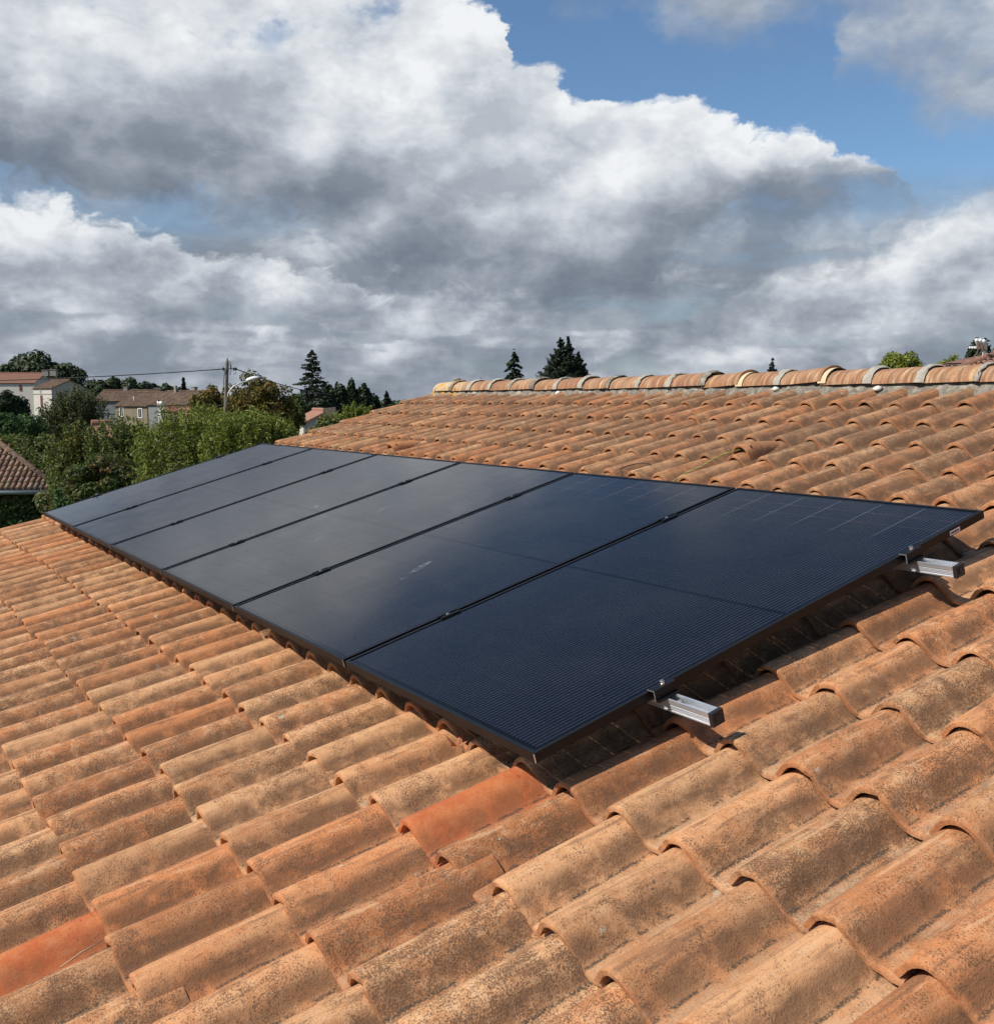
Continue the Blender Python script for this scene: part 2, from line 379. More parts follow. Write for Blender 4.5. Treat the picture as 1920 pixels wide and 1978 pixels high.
def mortar_material():
    m, k = new_mat('grey_mortar'); P = wpos(k)
    a = k.noise(P, 22.0, 6.0, 0.7, 0.6); b = k.noise(P, 120.0, 4.0, 0.7)
    c = k.mix(k.mr(a, .3, .7), (0.15, 0.13, 0.105), (0.36, 0.325, 0.265))
    c = k.mix(k.m('MULTIPLY', k.mr(k.noise(P, 11.0, 5.0, 0.7), 0.52, 0.64), .8), c, (0.52, 0.47, 0.38))
    c = k.mix(k.m('MULTIPLY', k.mr(b, 0.56, 0.64), 0.8), c, (0.075, 0.068, 0.055))
    lo = k.m('MULTIPLY', k.mr(k.sep(P)[1], 6.3, 6.8), k.mr(k.noise(P, 20.0, 5.0, 0.7), 0.52, 0.58))
    c = k.mix(lo, c, (0.62, 0.30, 0.03))
    finish(k, principled(k, c, 0.95, 0, 0.15, bump(k, k.m('ADD', a, b), 0.8, 0.012))); return m
M['mortar'] = mortar_material()
M['band_mortar'] = simple('band_mortar', (0.40, 0.37, 0.31), 0.95, 0, 0.45, 25, 0.6, 90)
M['pale_mortar'] = simple('pale_mortar', (0.68, 0.53, 0.33), 0.95, 0, 0.15, 30, 0.4, 120)
M['white_chip'] = simple('white_mortar_chip', (0.72, 0.70, 0.62), 0.9, 0, 0.1, 30)
M['rough_wall'] = simple('lime_render', (0.55, 0.48, 0.38), 0.95, 0, 0.2, 3, 0.3, 40)
M['timber'] = simple('dark_timber', (0.10, 0.065, 0.04), 0.8, 0, 0.3, 12, 0.3, 60)

M['black_alu'] = simple('black_anodised', (0.007, 0.0072, 0.008), 0.45, 0.0, 0.15, 30, 0, 0, 0.28)
M['black_plastic'] = simple('black_plastic', (0.018, 0.018, 0.019), 0.5, 0, 0.1, 40)
M['seam'] = simple('bare_frame_seam', (0.72, 0.72, 0.72), 0.4, 0.6, 0.05, 30)
M['cut'] = simple('cut_aluminium', (0.26, 0.26, 0.27), 0.5, 0.3, 0.1, 30)
M['steel'] = simple('stainless_bolt', (0.72, 0.70, 0.67), 0.28, 1.0, 0.08, 60)

def alu_material():
    m, k = new_mat('mill_aluminium'); P = wpos(k)
    n = k.noise(k.vm('MULTIPLY', P, (400.0, 6.0, 400.0)), 1.0, 3.0, 0.6)
    finish(k, principled(k, k.mix(n, (0.74, 0.76, 0.78), (0.92, 0.93, 0.94)), k.mr(n, 0.2, 0.8, 0.28, 0.42), 0.72)); return m
M['alu'] = alu_material()

NCX, NCY = 6, 20
PW, PL, GAP = 1.05, 1.7486, 0.0185
def cell_material():
    m, k = new_mat('solar_cells_under_glass')
    uv = k.sep(k.n.new('ShaderNodeUVMap').outputs[0]); u, v = uv[0], uv[1]      # metres on the glass
    mu, mv = 0.022, 0.026                       # margins to the cells
    cw = (PW - 2 * mu) / NCX; midg = 0.018
    # rows: two halves with a wider gap between them
    rh = (PL - 2 * mv - midg) / NCY
    v1 = k.m('SUBTRACT', v, mv)
    upper = k.m('GREATER_THAN', v, PL / 2)
    v2 = k.m('SUBTRACT', v1, k.m('MULTIPLY', upper, midg))
    fr = k.m('FRACT', k.m('DIVIDE', v2, rh)); fc = k.m('FRACT', k.m('DIVIDE', k.m('SUBTRACT', u, mu), cw))
    rg = k.m('MINIMUM', fr, k.m('SUBTRACT', 1.0, fr)); cg = k.m('MINIMUM', fc, k.m('SUBTRACT', 1.0, fc))
    rowgap = k.m('LESS_THAN', rg, 0.0008 / rh); colgap = k.m('LESS_THAN', cg, 0.0011 / cw)
    midband = k.m('LESS_THAN', k.m('ABSOLUTE', k.m('SUBTRACT', v, PL / 2)), midg / 2)
    edge = k.m('MAXIMUM', k.m('MAXIMUM', k.m('LESS_THAN', u, mu), k.m('GREATER_THAN', u, PW - mu)),
               k.m('MAXIMUM', k.m('LESS_THAN', v, mv), k.m('GREATER_THAN', v, PL - mv)))
    # busbar wires, twelve to a cell, run up the panel
    nb = 12
    fw = k.m('FRACT', k.m('MULTIPLY', fc, nb)); wd = k.m('ABSOLUTE', k.m('SUBTRACT', fw, 0.5))
    wire = k.m('LESS_THAN', wd, 0.5 * 0.00105 / (cw / nb))
    notc = k.m('SUBTRACT', 1.0, k.m('MAXIMUM', edge, k.m('MAXIMUM', midband, rowgap)))
    wire = k.m('MULTIPLY', wire, notc)
    # small solder dashes at the row joints
    dash = k.m('MULTIPLY', k.m('LESS_THAN', wd, 0.13), k.m('LESS_THAN', rg, 0.0025 / rh))
    dash = k.m('MULTIPLY', dash, k.m('SUBTRACT', 1.0, edge))
    rnd = k.n.new('ShaderNodeTexWhiteNoise'); rnd.noise_dimensions = '2D'
    k.put(rnd.inputs[0], k.com(k.m('FLOOR', k.m('DIVIDE', k.m('SUBTRACT', u, mu), cw)), k.m('FLOOR', k.m('DIVIDE', v2, rh)), 0.0))
    cell = k.mix(rnd.outputs['Value'], (0.0035, 0.0042, 0.0075), (0.0048, 0.0056, 0.0095))
    P = wpos(k)
    c = k.mix(k.m('MAXIMUM', edge, midband), cell, (0.0022, 0.0026, 0.0035))
    c = k.mix(k.m('MULTIPLY', wire, 0.85), c, (0.098, 0.101, 0.112))
    c = k.mix(k.m('MULTIPLY', dash, 0.35), c, (0.075, 0.078, 0.088))
    # silver interconnects between the columns of the top cells
    top = k.m('MULTIPLY', k.m('LESS_THAN', cg, 0.0013 / cw), k.mr(v, PL - 0.36, PL - 0.20, smooth=False))
    top = k.m('MULTIPLY', top, k.m('SUBTRACT', 1.0, edge))
    c = k.mix(k.m('MULTIPLY', top, 0.5), c, (0.20, 0.21, 0.23))
    # thin dust film on the glass
    dust = k.noise(P, 3.0, 6.0, 0.65)
    c = k.mix(k.mr(dust, 0.35, 0.75, 0.0, 0.012), c, (0.45, 0.43, 0.40))
    rough = k.mr(k.noise(P, 5.0, 5.0, 0.6), 0.3, 0.7, 0.10, 0.15)
    pr = principled(k, c, rough, 0.0, 0.18)
    tr = k.n.new('ShaderNodeBsdfTransparent'); tr.inputs[0].default_value = (0.75, 0.8, 0.8, 1)
    mx = k.n.new('ShaderNodeMixShader')
    k.put(mx.inputs[0], k.m('MULTIPLY', k.m('MULTIPLY', rowgap, k.m('SUBTRACT', 1.0, dash)), 0.45))
    k.l.new(pr, mx.inputs[1]); k.l.new(tr.outputs[0], mx.inputs[2]); finish(k, mx.outputs[0]); return m
M['cells'] = cell_material()
def smudge_material():
    m, k = new_mat('dried_smear'); P = wpos(k)
    tr = k.n.new('ShaderNodeBsdfTransparent'); d = principled(k, (0.5, 0.55, 0.6), 0.6)
    mx = k.n.new('ShaderNodeMixShader'); k.put(mx.inputs[0], k.mr(k.noise(P, 40.0, 4.0, 0.6), 0.35, 0.65, 0.03, 0.22))
    k.l.new(tr.outputs[0], mx.inputs[1]); k.l.new(d, mx.inputs[2]); finish(k, mx.outputs[0]); return m
M['smudge'] = smudge_material()

def leaf_material(name, c1, c2, c3=None, trans=0.25):
    m, k = new_mat(name); P = wpos(k)
    isl = k.n.new('ShaderNodeNewGeometry').outputs['Random Per Island']
    n = k.noise(P, 0.8, 4.0, 0.6)
    c = k.mix(isl, c1, c2)
    if c3: c = k.mix(k.m('MULTIPLY', k.mr(n, 0.45, 0.65), k.mr(isl, 0.2, 0.9)), c, c3)
    pr = principled(k, c, 0.62, 0, 0.3)
    tl = k.n.new('ShaderNodeBsdfTranslucent'); k.put(tl.inputs[0], k.mix(0.5, c, (c2[0] * 1.3, c2[1] * 1.4, c2[2] * .6)))
    mx = k.n.new('ShaderNodeMixShader'); mx.inputs[0].default_value = trans
    k.l.new(pr, mx.inputs[1]); k.l.new(tl.outputs[0], mx.inputs[2]); finish(k, mx.outputs[0]); return m
M['bark'] = simple('bark', (0.11, 0.085, 0.06), 0.9, 0, 0.3, 8, 0.6, 30)
LEAF = {
    'willow': leaf_material('willow_leaf', (0.065, 0.095, 0.018), (0.25, 0.29, 0.060), (0.33, 0.32, 0.085), 0.32),
    'mixed': leaf_material('hazel_leaf', (0.058, 0.084, 0.020), (0.138, 0.167, 0.043), (0.232, 0.167, 0.043)),
    'olive': leaf_material('olive_leaf', (0.065, 0.075, 0.029), (0.123, 0.133, 0.052)),
    'dark': leaf_material('dark_leaf', (0.017, 0.032, 0.014), (0.043, 0.065, 0.026), None, 0.12),
    'deep': leaf_material('deep_green_leaf', (0.029, 0.065, 0.017), (0.065, 0.123, 0.032)),
    'autumn': leaf_material('autumn_leaf', (0.087, 0.087, 0.020), (0.167, 0.128, 0.029), (0.275, 0.138, 0.026)),
    'fir': leaf_material('fir_needle', (0.016, 0.030, 0.018), (0.055, 0.075, 0.038), None, 0.10),
    'yellow': leaf_material('yellow_green_leaf', (0.123, 0.160, 0.026), (0.275, 0.290, 0.051)),
    'far': leaf_material('far_leaf', (0.032, 0.052, 0.023), (0.072, 0.096, 0.041), None, 0.12),
    'ivy': leaf_material('ivy_leaf', (0.029, 0.058, 0.014), (0.102, 0.152, 0.036), (0.174, 0.087, 0.043)),
}
M['house_white'] = simple('white_render', (0.55, 0.52, 0.465), 0.9, 0, 0.16, 0.7)
M['house_grey'] = simple('blue_grey_render', (0.20, 0.21, 0.22), 0.95, 0, 0.3, 0.8)
M['house_beige'] = simple('ochre_render', (0.22, 0.185, 0.125), 0.95, 0, 0.25, 0.9)
M['house_brown'] = simple('brown_stone', (0.23, 0.18, 0.14), 0.95, 0, 0.25, 1.5)
M['gable_beige'] = simple('beige_gable_wall', (0.46, 0.41, 0.35), 0.95, 0, 0.15, 1.0)
M['shutter_red'] = simple('oxblood_paint', (0.16, 0.035, 0.03), 0.6, 0, 0.12, 4)
M['white_paint'] = simple('white_paint', (0.80, 0.80, 0.78), 0.5, 0, 0.05, 4)
M['dark_glass'] = simple('dark_window_glass', (0.02, 0.024, 0.028), 0.08, 0, 0.1, 3)
M['chimney'] = simple('weathered_chimney', (0.27, 0.25, 0.22), 0.95, 0, 0.25, 2.0)
M['zinc'] = simple('zinc_gutter', (0.34, 0.37, 0.37), 0.5, 0.7, 0.1, 5)
M['lamp_white'] = simple('lamp_shell', (0.88, 0.87, 0.80), 0.35, 0, 0.03, 4)
M['galv'] = simple('galvanised', (0.55, 0.54, 0.50), 0.5, 0.4, 0.1, 10)
M['pole_wood'] = simple('weathered_pole', (0.18, 0.155, 0.12), 0.9, 0, 0.4, 5, 0.4, 30)
M['cable_black'] = simple('black_cable', (0.02, 0.02, 0.021), 0.6, 0, 0.1, 10)
M['leaf_dry'] = simple('dry_leaf', (0.34, 0.13, 0.06), 0.85, 0, 0.35, 60)
M['twig'] = simple('dry_twig', (0.40, 0.30, 0.20), 0.9, 0, 0.3, 60)
def far_roof_material():
    m, k = new_mat('far_canal_tiles')
    uv = k.sep(k.n.new('ShaderNodeUVMap').outputs[0]); P = wpos(k)
    a = k.noise(P, 0.9, 6.0, 0.7); b = k.noise(P, 5.0, 4.0, 0.7)
    st = k.m('SINE', k.m('MULTIPLY', uv[0], 2 * math.pi / 0.22))
    c = k.mix(k.mr(a, 0.35, 0.65), (0.095, 0.060, 0.044), (0.165, 0.115, 0.082))
    c = k.mix(k.mr(b, 0.55, 0.68), c, (0.24, 0.185, 0.135))
    c = k.mix(k.m('MULTIPLY', k.mr(b, 0.45, 0.35), 0.6), c, (0.06, 0.045, 0.036))
    finish(k, principled(k, c, 0.95, 0, 0.1, bump(k, st, 0.8, 0.05))); return m
M['far_roof'] = far_roof_material()
M['far_roof_red'] = simple('far_red_tiles', (0.20, 0.095, 0.062), 0.95, 0, 0.45, 2.5)
M['orange_roof'] = simple('far_orange_tiles', (0.31, 0.155, 0.10), 0.95, 0, 0.3, 5.0)


# ------------------------------------------------------------------ ground
def ground():
    m, k = new_mat('dry_grass_ground'); P = wpos(k)
    a = k.noise(P, 0.08, 6.0, 0.65); b = k.noise(P, 2.5, 6.0, 0.7)
    c = k.mix(k.mr(a, 0.35, 0.65), (0.055, 0.075, 0.022), (0.15, 0.125, 0.06))
    c = k.mix(k.m('MULTIPLY', b, 0.6), c, (0.06, 0.07, 0.025))
    finish(k, principled(k, c, 1.0, 0, 0.1, bump(k, b, 0.6, 0.15)))
    n = 48; V = [(0, 0, 0)] + [(math.cos(2 * math.pi * i / n) * r, math.sin(2 * math.pi * i / n) * r, 0) for r in (60, 400, 3500) for i in range(n)]
    F = [(0, 1 + i, 1 + (i + 1) % n) for i in range(n)]
    me = bpy.data.meshes.new('ground')
    for q in range(2): F += [(1 + q * n + i, 1 + (q + 1) * n + i, 1 + (q + 1) * n + (i + 1) % n, 1 + q * n + (i + 1) % n) for i in range(n)]
    me.from_pydata(V, [], F); me.materials.append(m)
    tag(link('ground', me), kind='structure')
ground()

# ------------------------------------------------------------------ the house whose roof carries the panels
PITCH_Y = 0.1965
COURSES = [-2.64, -2.30, -1.96, -1.623, -1.285, -0.9465, -0.61, -0.268, 0.066, 0.43, 0.76, 1.095, 1.46, 1.79, 2.11, 2.43, 2.75, 3.07, 3.40]
JMIN, JMAX = -18, 38
def col_y(j, s): return -0.382 + PITCH_Y * j + 0.045 * min(0.0, s)
PROF = np.array([(0, -.050), (.010, -.032), (.028, -.0135), (.048, -.0035), (.068, 0), (.086, -.003), (.100, -.0095), (.115, -.021), (.128, -.035), (.138, -.047), (.147, -.0545), (.158, -.058), (.18, -.059), (.2, -.058), (.213, -.0555)])
TH = 0.0142
def tile_arrays(tt, ss, rng=None, length=0.425):
    """top and under side of one S tile; x across to the right, y up the slope, z out of the roof, origin at the crest of the front rim"""
    hs = np.interp(tt, PROF[:, 0], PROF[:, 1]); nx, ny = len(tt), len(ss)
    dh = lambda s: -0.0215 * (s / 0.34)
    flat = lambda h, s: h if h < -.061 else -.061 + (h + .061) * (1 - .09 * max(0.0, s) / .34)      # the roll tapers towards its upper end
    wob = (lambda t, s: 0.0) if rng is None else None
    if rng is not None:
        a = rng.normal(0, 1, 6); chips = [(rng.uniform(.01, .2), rng.uniform(.004, .012), rng.uniform(.002, .007)) for _ in range(rng.integers(0, 4))]
        wob = lambda t, s: 0.0011 * (a[0] * math.sin(22 * t + 3 * a[1]) + a[2] * math.sin(9 * s + a[3])) + 0.0009 * a[4] * math.sin(45 * t + 17 * s + a[5])
    V = []; UV = []
    for i, s in enumerate(ss):
        rnd = 0.0045 if i == 0 else (0.0012 if i == 1 else 0.0)
        fy = s
        for x, h in zip(tt, hs):
            q = 0.0
            if rng is not None and i < 3: q = (0.0016 * math.sin(60 * x + a[1] * 5) * a[0] * .6 + sum(dp * math.exp(-((x - c0) / cw_) ** 2) for c0, cw_, dp in chips)) * (1 - s / .03)
            V.append((x - 0.068, fy + q, flat(h, s) + dh(s) - rnd + wob(x, s))); UV.append((x / PITCH_Y, s / length))
    nt = len(V)
    for i, s in enumerate(ss):
        for q in range(nx):
            t0 = V[i * nx + q]
            # offset along the profile normal
            d = np.array([tt[min(q + 1, nx - 1)] - tt[max(q - 1, 0)], hs[min(q + 1, nx - 1)] - hs[max(q - 1, 0)]]); d /= np.linalg.norm(d)
            rnd = 0.0045 if i == 0 else (0.0012 if i == 1 else 0.0)
            V.append((t0[0] + d[1] * TH, t0[1], t0[2] - d[0] * TH + rnd)); UV.append((tt[q] / PITCH_Y, s / length))
    F = []
    for i in range(ny - 1):
        for q in range(nx - 1):
            b = i * nx + q
            F.append((b, b + 1, b + nx + 1, b + nx)); F.append((nt + b + nx, nt + b + nx + 1, nt + b + 1, nt + b))
    for q in range(nx - 1): F.append((nt + q, nt + q + 1, q + 1, q))                       # front rim
    for i in range(ny - 1):
        b = i * nx; F.append((nt + b, b, b + nx, nt + b + nx))
        b = i * nx + nx - 1; F.append((nt + b + nx, b + nx, b, nt + b))
    return np.array(V), np.array(F), np.array(UV)
TT = np.concatenate([np.linspace(0, .03, 4)[:-1], np.linspace(.03, .16, 14)[:-1], np.array([.165, .185, .2, .213])])
# smooth the measured profile a little
_x = np.linspace(0, .213, 200); _y = 1.10 * np.interp(_x, PROF[:, 0], PROF[:, 1])
_y = np.convolve(np.pad(_y, 9, mode='edge'), np.ones(19) / 19, 'valid'); PROF = np.stack([_x, _y], 1)

house = thing('tiled_house', (1.5, 1.5, 0), 'rendered house under the terracotta tiled roof that carries the solar panels', 'house')
wall = MB()
EAVE, RIDGE, Y0R, Y1R = -2.5, 3.87, -3.9, 7.05
def house_walls():
    dk = -0.30
    x0 = RP(EAVE + .3, 0, dk)[0]; z0 = RP(EAVE + .3, 0, dk)[2] - .02; xr = RP(RIDGE, 0, dk)[0]; zr = RP(RIDGE, 0, dk)[2] - .02; x1 = 2 * xr - x0
    ring = [(x0, 0), (x1, 0), (x1, z0), (xr, zr), (x0, z0)]
    V = [(x, Y0R + .12, z) for x, z in ring] + [(x, Y1R - .06, z) for x, z in ring]
    F = [(0, 1, 2, 3, 4), (9, 8, 7, 6, 5)] + [(i, i + 5, (i + 1) % 5 + 5, (i + 1) % 5) for i in (0, 1, 4)]
    wall.add(V, F)
house_walls(); part('wall', wall, M['rough_wall'], house)
deck = MB(); xr = RP(RIDGE, 0, -.25)[0]
deck.rbox(EAVE, RIDGE, Y0R, Y1R, -0.27, -0.215)
mir = lambda p: (2 * xr - p[0], p[1], p[2])
deck.hexa([mir(RP(s, y, h)) for h in (-.27, -.215) for s, y in ((EAVE, Y1R), (EAVE, Y0R), (RIDGE - .01, Y0R), (RIDGE - .01, Y1R))])
roof = part('roof', deck, M['timber'], house)

def tile_matrix(j, ci, rng):
    s = COURSES[ci]; y = col_y(j, s)
    s += rng.normal(0, .0048); y += rng.normal(0, .0028); h = -0.109 + rng.normal(0, .0012)
    o = Vector(RP(s, y, h))
    B = Matrix(((0, CE, -SE), (-1, 0, 0), (0, SE, CE)))
    R = B @ Matrix.Rotation(rng.normal(0, .010), 3, 'Z') @ Matrix.Rotation(rng.normal(0, .010), 3, 'Y') @ Matrix.Rotation(rng.normal(0, .004), 3, 'X')
    return Matrix.LocRotScale(o, R, None)
SPECIAL = {(3, 7): 'orange', (5, 4): 'orange', (11, 15): 'vent', (27, 14): 'vent'}
def lay_tiles():
    rng = np.random.default_rng(5)
    lay = []
    for ci, s in enumerate(COURSES):
        for j in range(JMIN, JMAX + 1):
            mt = tile_matrix(j, ci, rng)
            if (j, ci) in SPECIAL: lay.append((1e9, j, ci, mt)); continue
            y = col_y(j, s)
            P = np.array([RP(s + a, y + b, -.12) for a, b in ((0, .07), (.34, .07), (.34, -.12), (0, -.12))])
            q = (P - CAM) @ RC.T
            if q[:, 2].min() < 0.2: lay.append((0, j, ci, mt)); continue
            p = project(P)
            inside = np.clip(p, [0, 0], [1920, 1978])
            x, yy = inside[:, 0], inside[:, 1]
            area = abs(np.dot(x, np.roll(yy, 1)) - np.dot(yy, np.roll(x, 1))) / 2
            if -0.02 < s < 1.75 and y > 0.22 and y < 6.6: area = 0.0      # under the panels
            lay.append((area, j, ci, mt))
    lay.sort(key=lambda t: -t[0])
    single = lay[:300]; rest = lay[300:]
    # variants of the single tile
    meshes = []
    SS = np.array([0, .0035, .012, .06, .12, .18, .24, .30, .345, .425])
    for q in range(7):
        V, F, UV = tile_arrays(TT, SS, np.random.default_rng(100 + q))
        meshes.append(np_mesh('roof_tile', V, F, M['tile'], True, UV))
    V, F, UV = tile_arrays(TT, SS, np.random.default_rng(77)); orange_me = np_mesh('roof_tile_orange', V, F, M['tile_orange'], True, UV)
    for me in meshes + [orange_me]: me.set_sharp_from_angle(angle=math.radians(50))
    for a, j, ci, mt in single:
        sp = SPECIAL.get((j, ci))
        o = bpy.data.objects.new('roof_tile', orange_me if sp == 'orange' else meshes[rng.integers(7)])
        COL.objects.link(o); o.parent = roof; o.matrix_basis = mt
        if sp == 'orange': o['label'] = 'bright orange new roof tile among the weathered ones'
    # all the others in one mass
    t2 = np.array([0, .012, .03, .05, .068, .086, .102, .118, .130, .142, .155, .185, .213]); s2 = np.array([0, .0035, .012, .18, .345, .425])
    Vs, Fs, Us, Rs = [], [], [], []; n = 0
    for a, j, ci, mt in rest:
        V, F, UV = tile_arrays(t2, s2, rng)
        Mx = np.array(mt); Vw = V @ Mx[:3, :3].T + Mx[:3, 3]
        Vs.append(Vw); Fs.append(F + n); Us.append(UV); Rs.append(np.full(len(V), rng.random())); n += len(V)
    me = np_mesh('roof_tiles', np.concatenate(Vs), np.concatenate(Fs), M['tile_mass'], True, np.concatenate(Us))
    at_ = me.attributes.new('tile_rand', 'FLOAT', 'POINT'); at_.data.foreach_set('value', np.concatenate(Rs).astype(np.float32))
    me.set_sharp_from_angle(angle=math.radians(50))
    o = bpy.data.objects.new('roof_tiles', me); COL.objects.link(o); o.parent = roof; o['kind'] = 'stuff'
lay_tiles()

# vent hoods that stand on two of the tiles
def vent_hood(j, ci, ds, w=1.0):
    s = COURSES[ci] + ds; y = col_y(j, s); mb = MB(); n = 12
    # arched hood: open mouth looks down the slope, the back runs into the tile
    def arc(dsi, r, hh):
        a = [RP(s + dsi, y + r * math.cos(math.pi * q / n), -.150 + hh + r * .95 * math.sin(math.pi * q / n)) for q in range(n + 1)]
        return [RP(s + dsi, y + r * 1.06, -.185)] + a + [RP(s + dsi, y - r * 1.10, -.185)]
    rings = [arc(*q) for q in ((0, .055, .022), (.005, .057, .024), (.07, .056, .016), (.16, .050, .000), (.24, .040, -.014))]
    inner = [arc(0, .046, .022), arc(.05, .044, .02)]
    V = [v for r in rings + inner for v in r]; m = n + 3; F = []
    for i in range(4):
        for q in range(m - 1): F.append((i * m + q + 1, i * m + q, (i + 1) * m + q, (i + 1) * m + q + 1))
    for q in range(m - 1):
        F.append((5 * m + q, q, q + 1, 5 * m + q + 1)); F.append((5 * m + q + 1, 6 * m + q + 1, 6 * m + q, 5 * m + q))
    mb.add(V, F)
    o = part('vent_hood', mb, M['tile'], roof, True, math.radians(45))
    o['label'] = 'arched terracotta vent hood rising from a roof tile'
    g = MB(); g.rbox(s + .035, s + .04, y - .047, y + .047, -.17, -.088)
    part('vent_mouth_shade', g, M['black_plastic'], roof)  # black sheet that paints the shade inside the hollow hood
vent_hood(11, 15, .05); vent_hood(27, 14, .04)

def ridge():
    rng = np.random.default_rng(3)
    # mortar bed on both flanks, uneven
    ys = np.arange(Y0R, 7.13, .035); V = []
    for y in ys:
        a, b, c = rng.normal(0, .006, 3)
        V += [RP(3.66 + 1.6 * a, y, -.205), RP(3.69 + a, y, -.163 + b), RP(3.735 + b, y, -.135 + c), RP(3.775, y, -.105), RP(3.87, y, -.075)]
    m = 5; n = len(ys); F = [(i * m + q, i * m + q + 1, (i + 1) * m + q + 1, (i + 1) * m + q) for i in range(n - 1) for q in range(m - 1)]
    xr = RP(3.87, 0, -.075)[0]
    mb = MB(); mb.add(V, [tuple(reversed(f)) for f in F]); mb.add([(2 * xr - p[0], p[1], p[2]) for p in V], F)
    e = [0, 1, 2, 3, 4]; last = [(n - 1) * m + q for q in e]
    mb.add([V[i] for i in last] + [(2 * xr - V[i][0], V[i][1], V[i][2]) for i in reversed(last[:-1])], [tuple(range(9))])
    part('ridge_mortar', mb, M['mortar'], roof, True, math.radians(60))
    # ridge tiles
    zb = RP(3.755, 0, -.115)[2]; hw = .118; hh = .088
    y = 7.06; i = 0; L = .336; nseg = 14
    bare = {3: 1, 5: 1}
    while y > Y0R + .2:
        idx = round((y - 1.396) / L); lift = rng.normal(0, .003); r0 = rng.normal(0, .002)
        y0, y1 = y, y - L - .012
        openr = abs(y1 - 2.466) < .17 or abs(y1 - 3.147) < .17           # two joints never got their mortar band
        def ring(yy, k, up):
            return [(xr + (hw + k) * math.cos(math.pi * q / nseg) * -1, yy, zb + lift + up + (hh + k) * math.sin(math.pi * q / nseg)) for q in range(nseg + 1)]
        up1 = .020 if openr else .006
        rg = [ring(y0, -.004, -.002), ring(y0 - .1, -.001, .0), ring(y1 + .05, .002, up1 * .6), ring(y1 + .004, .006, up1), ring(y1, .003, up1), ring(y1, -.010, up1), ring(y1 + .2, -.012, up1 * .5)]
        m = nseg + 1; V = [p for r in rg for p in r]; F = [(a * m + q, a * m + q + 1, (a + 1) * m + q + 1, (a + 1) * m + q) for a in range(len(rg) - 1) for q in range(nseg)]
        if i == 0: V.append((xr, y0 + .012, zb + .02)); F += [(q + 1, q, len(V) - 1) for q in range(nseg)]
        mb = MB(); mb.add(V, F); part('ridge_tile', mb, M['ridge'], roof, True, math.radians(50))
        # mortar band over the joint
        if not openr:
            wd = rng.uniform(.022, .06); yc = y1 + rng.uniform(-.005, .012)
            nb = 5; V = []
            for a in range(nb):
                f = a / (nb - 1); yy = yc + (f - .5) * wd
                for q in range(nseg + 1):
                    k = (.0105 if 0 < a < nb - 1 else .002) + rng.normal(0, .0012); th = math.pi * q / nseg
                    V.append((xr - (hw + k + .002) * math.cos(th), yy + rng.normal(0, .005), zb + lift + .004 + (hh + k + .002) * math.sin(th)))
            F = [(a * m + q + 1, a * m + q, (a + 1) * m + q, (a + 1) * m + q + 1) for a in range(nb - 1) for q in range(nseg)]
            mb = MB(); mb.add(V, F); part('joint_mortar', mb, M['band_mortar'] if rng.random() < .75 else M['mortar'], roof, True)
        else:
            mb = MB(); V = []
            for a in range(2):
                for q in range(nseg + 1):
                    th = math.pi * q / nseg; V.append((xr - (hw + .004) * math.cos(th), y1 - .035 + a * .06, zb + lift + .004 + (hh + .005) * math.sin(th)))
            mb.add(V, [(q + 1, q, m + q, m + q + 1) for q in range(nseg)]); part('joint_mortar', mb, M['pale_mortar'], roof, True)
        y -= L; i += 1
    # white chips of fresh mortar left on the bed
    for yy, s_ in ((1.93, 3.715), (4.95, 3.70), (2.70, 3.742)):
        mb = MB(); c = RP(s_, yy, -.135)
        mb.lathe(c, [(.004, -.006), (.022, -.002), (.026, .008), (.014, .018), (.003, .021)], 9, (-.3, 0, 1)); part('mortar_chip', mb, M['white_chip'], roof, True)
ridge()

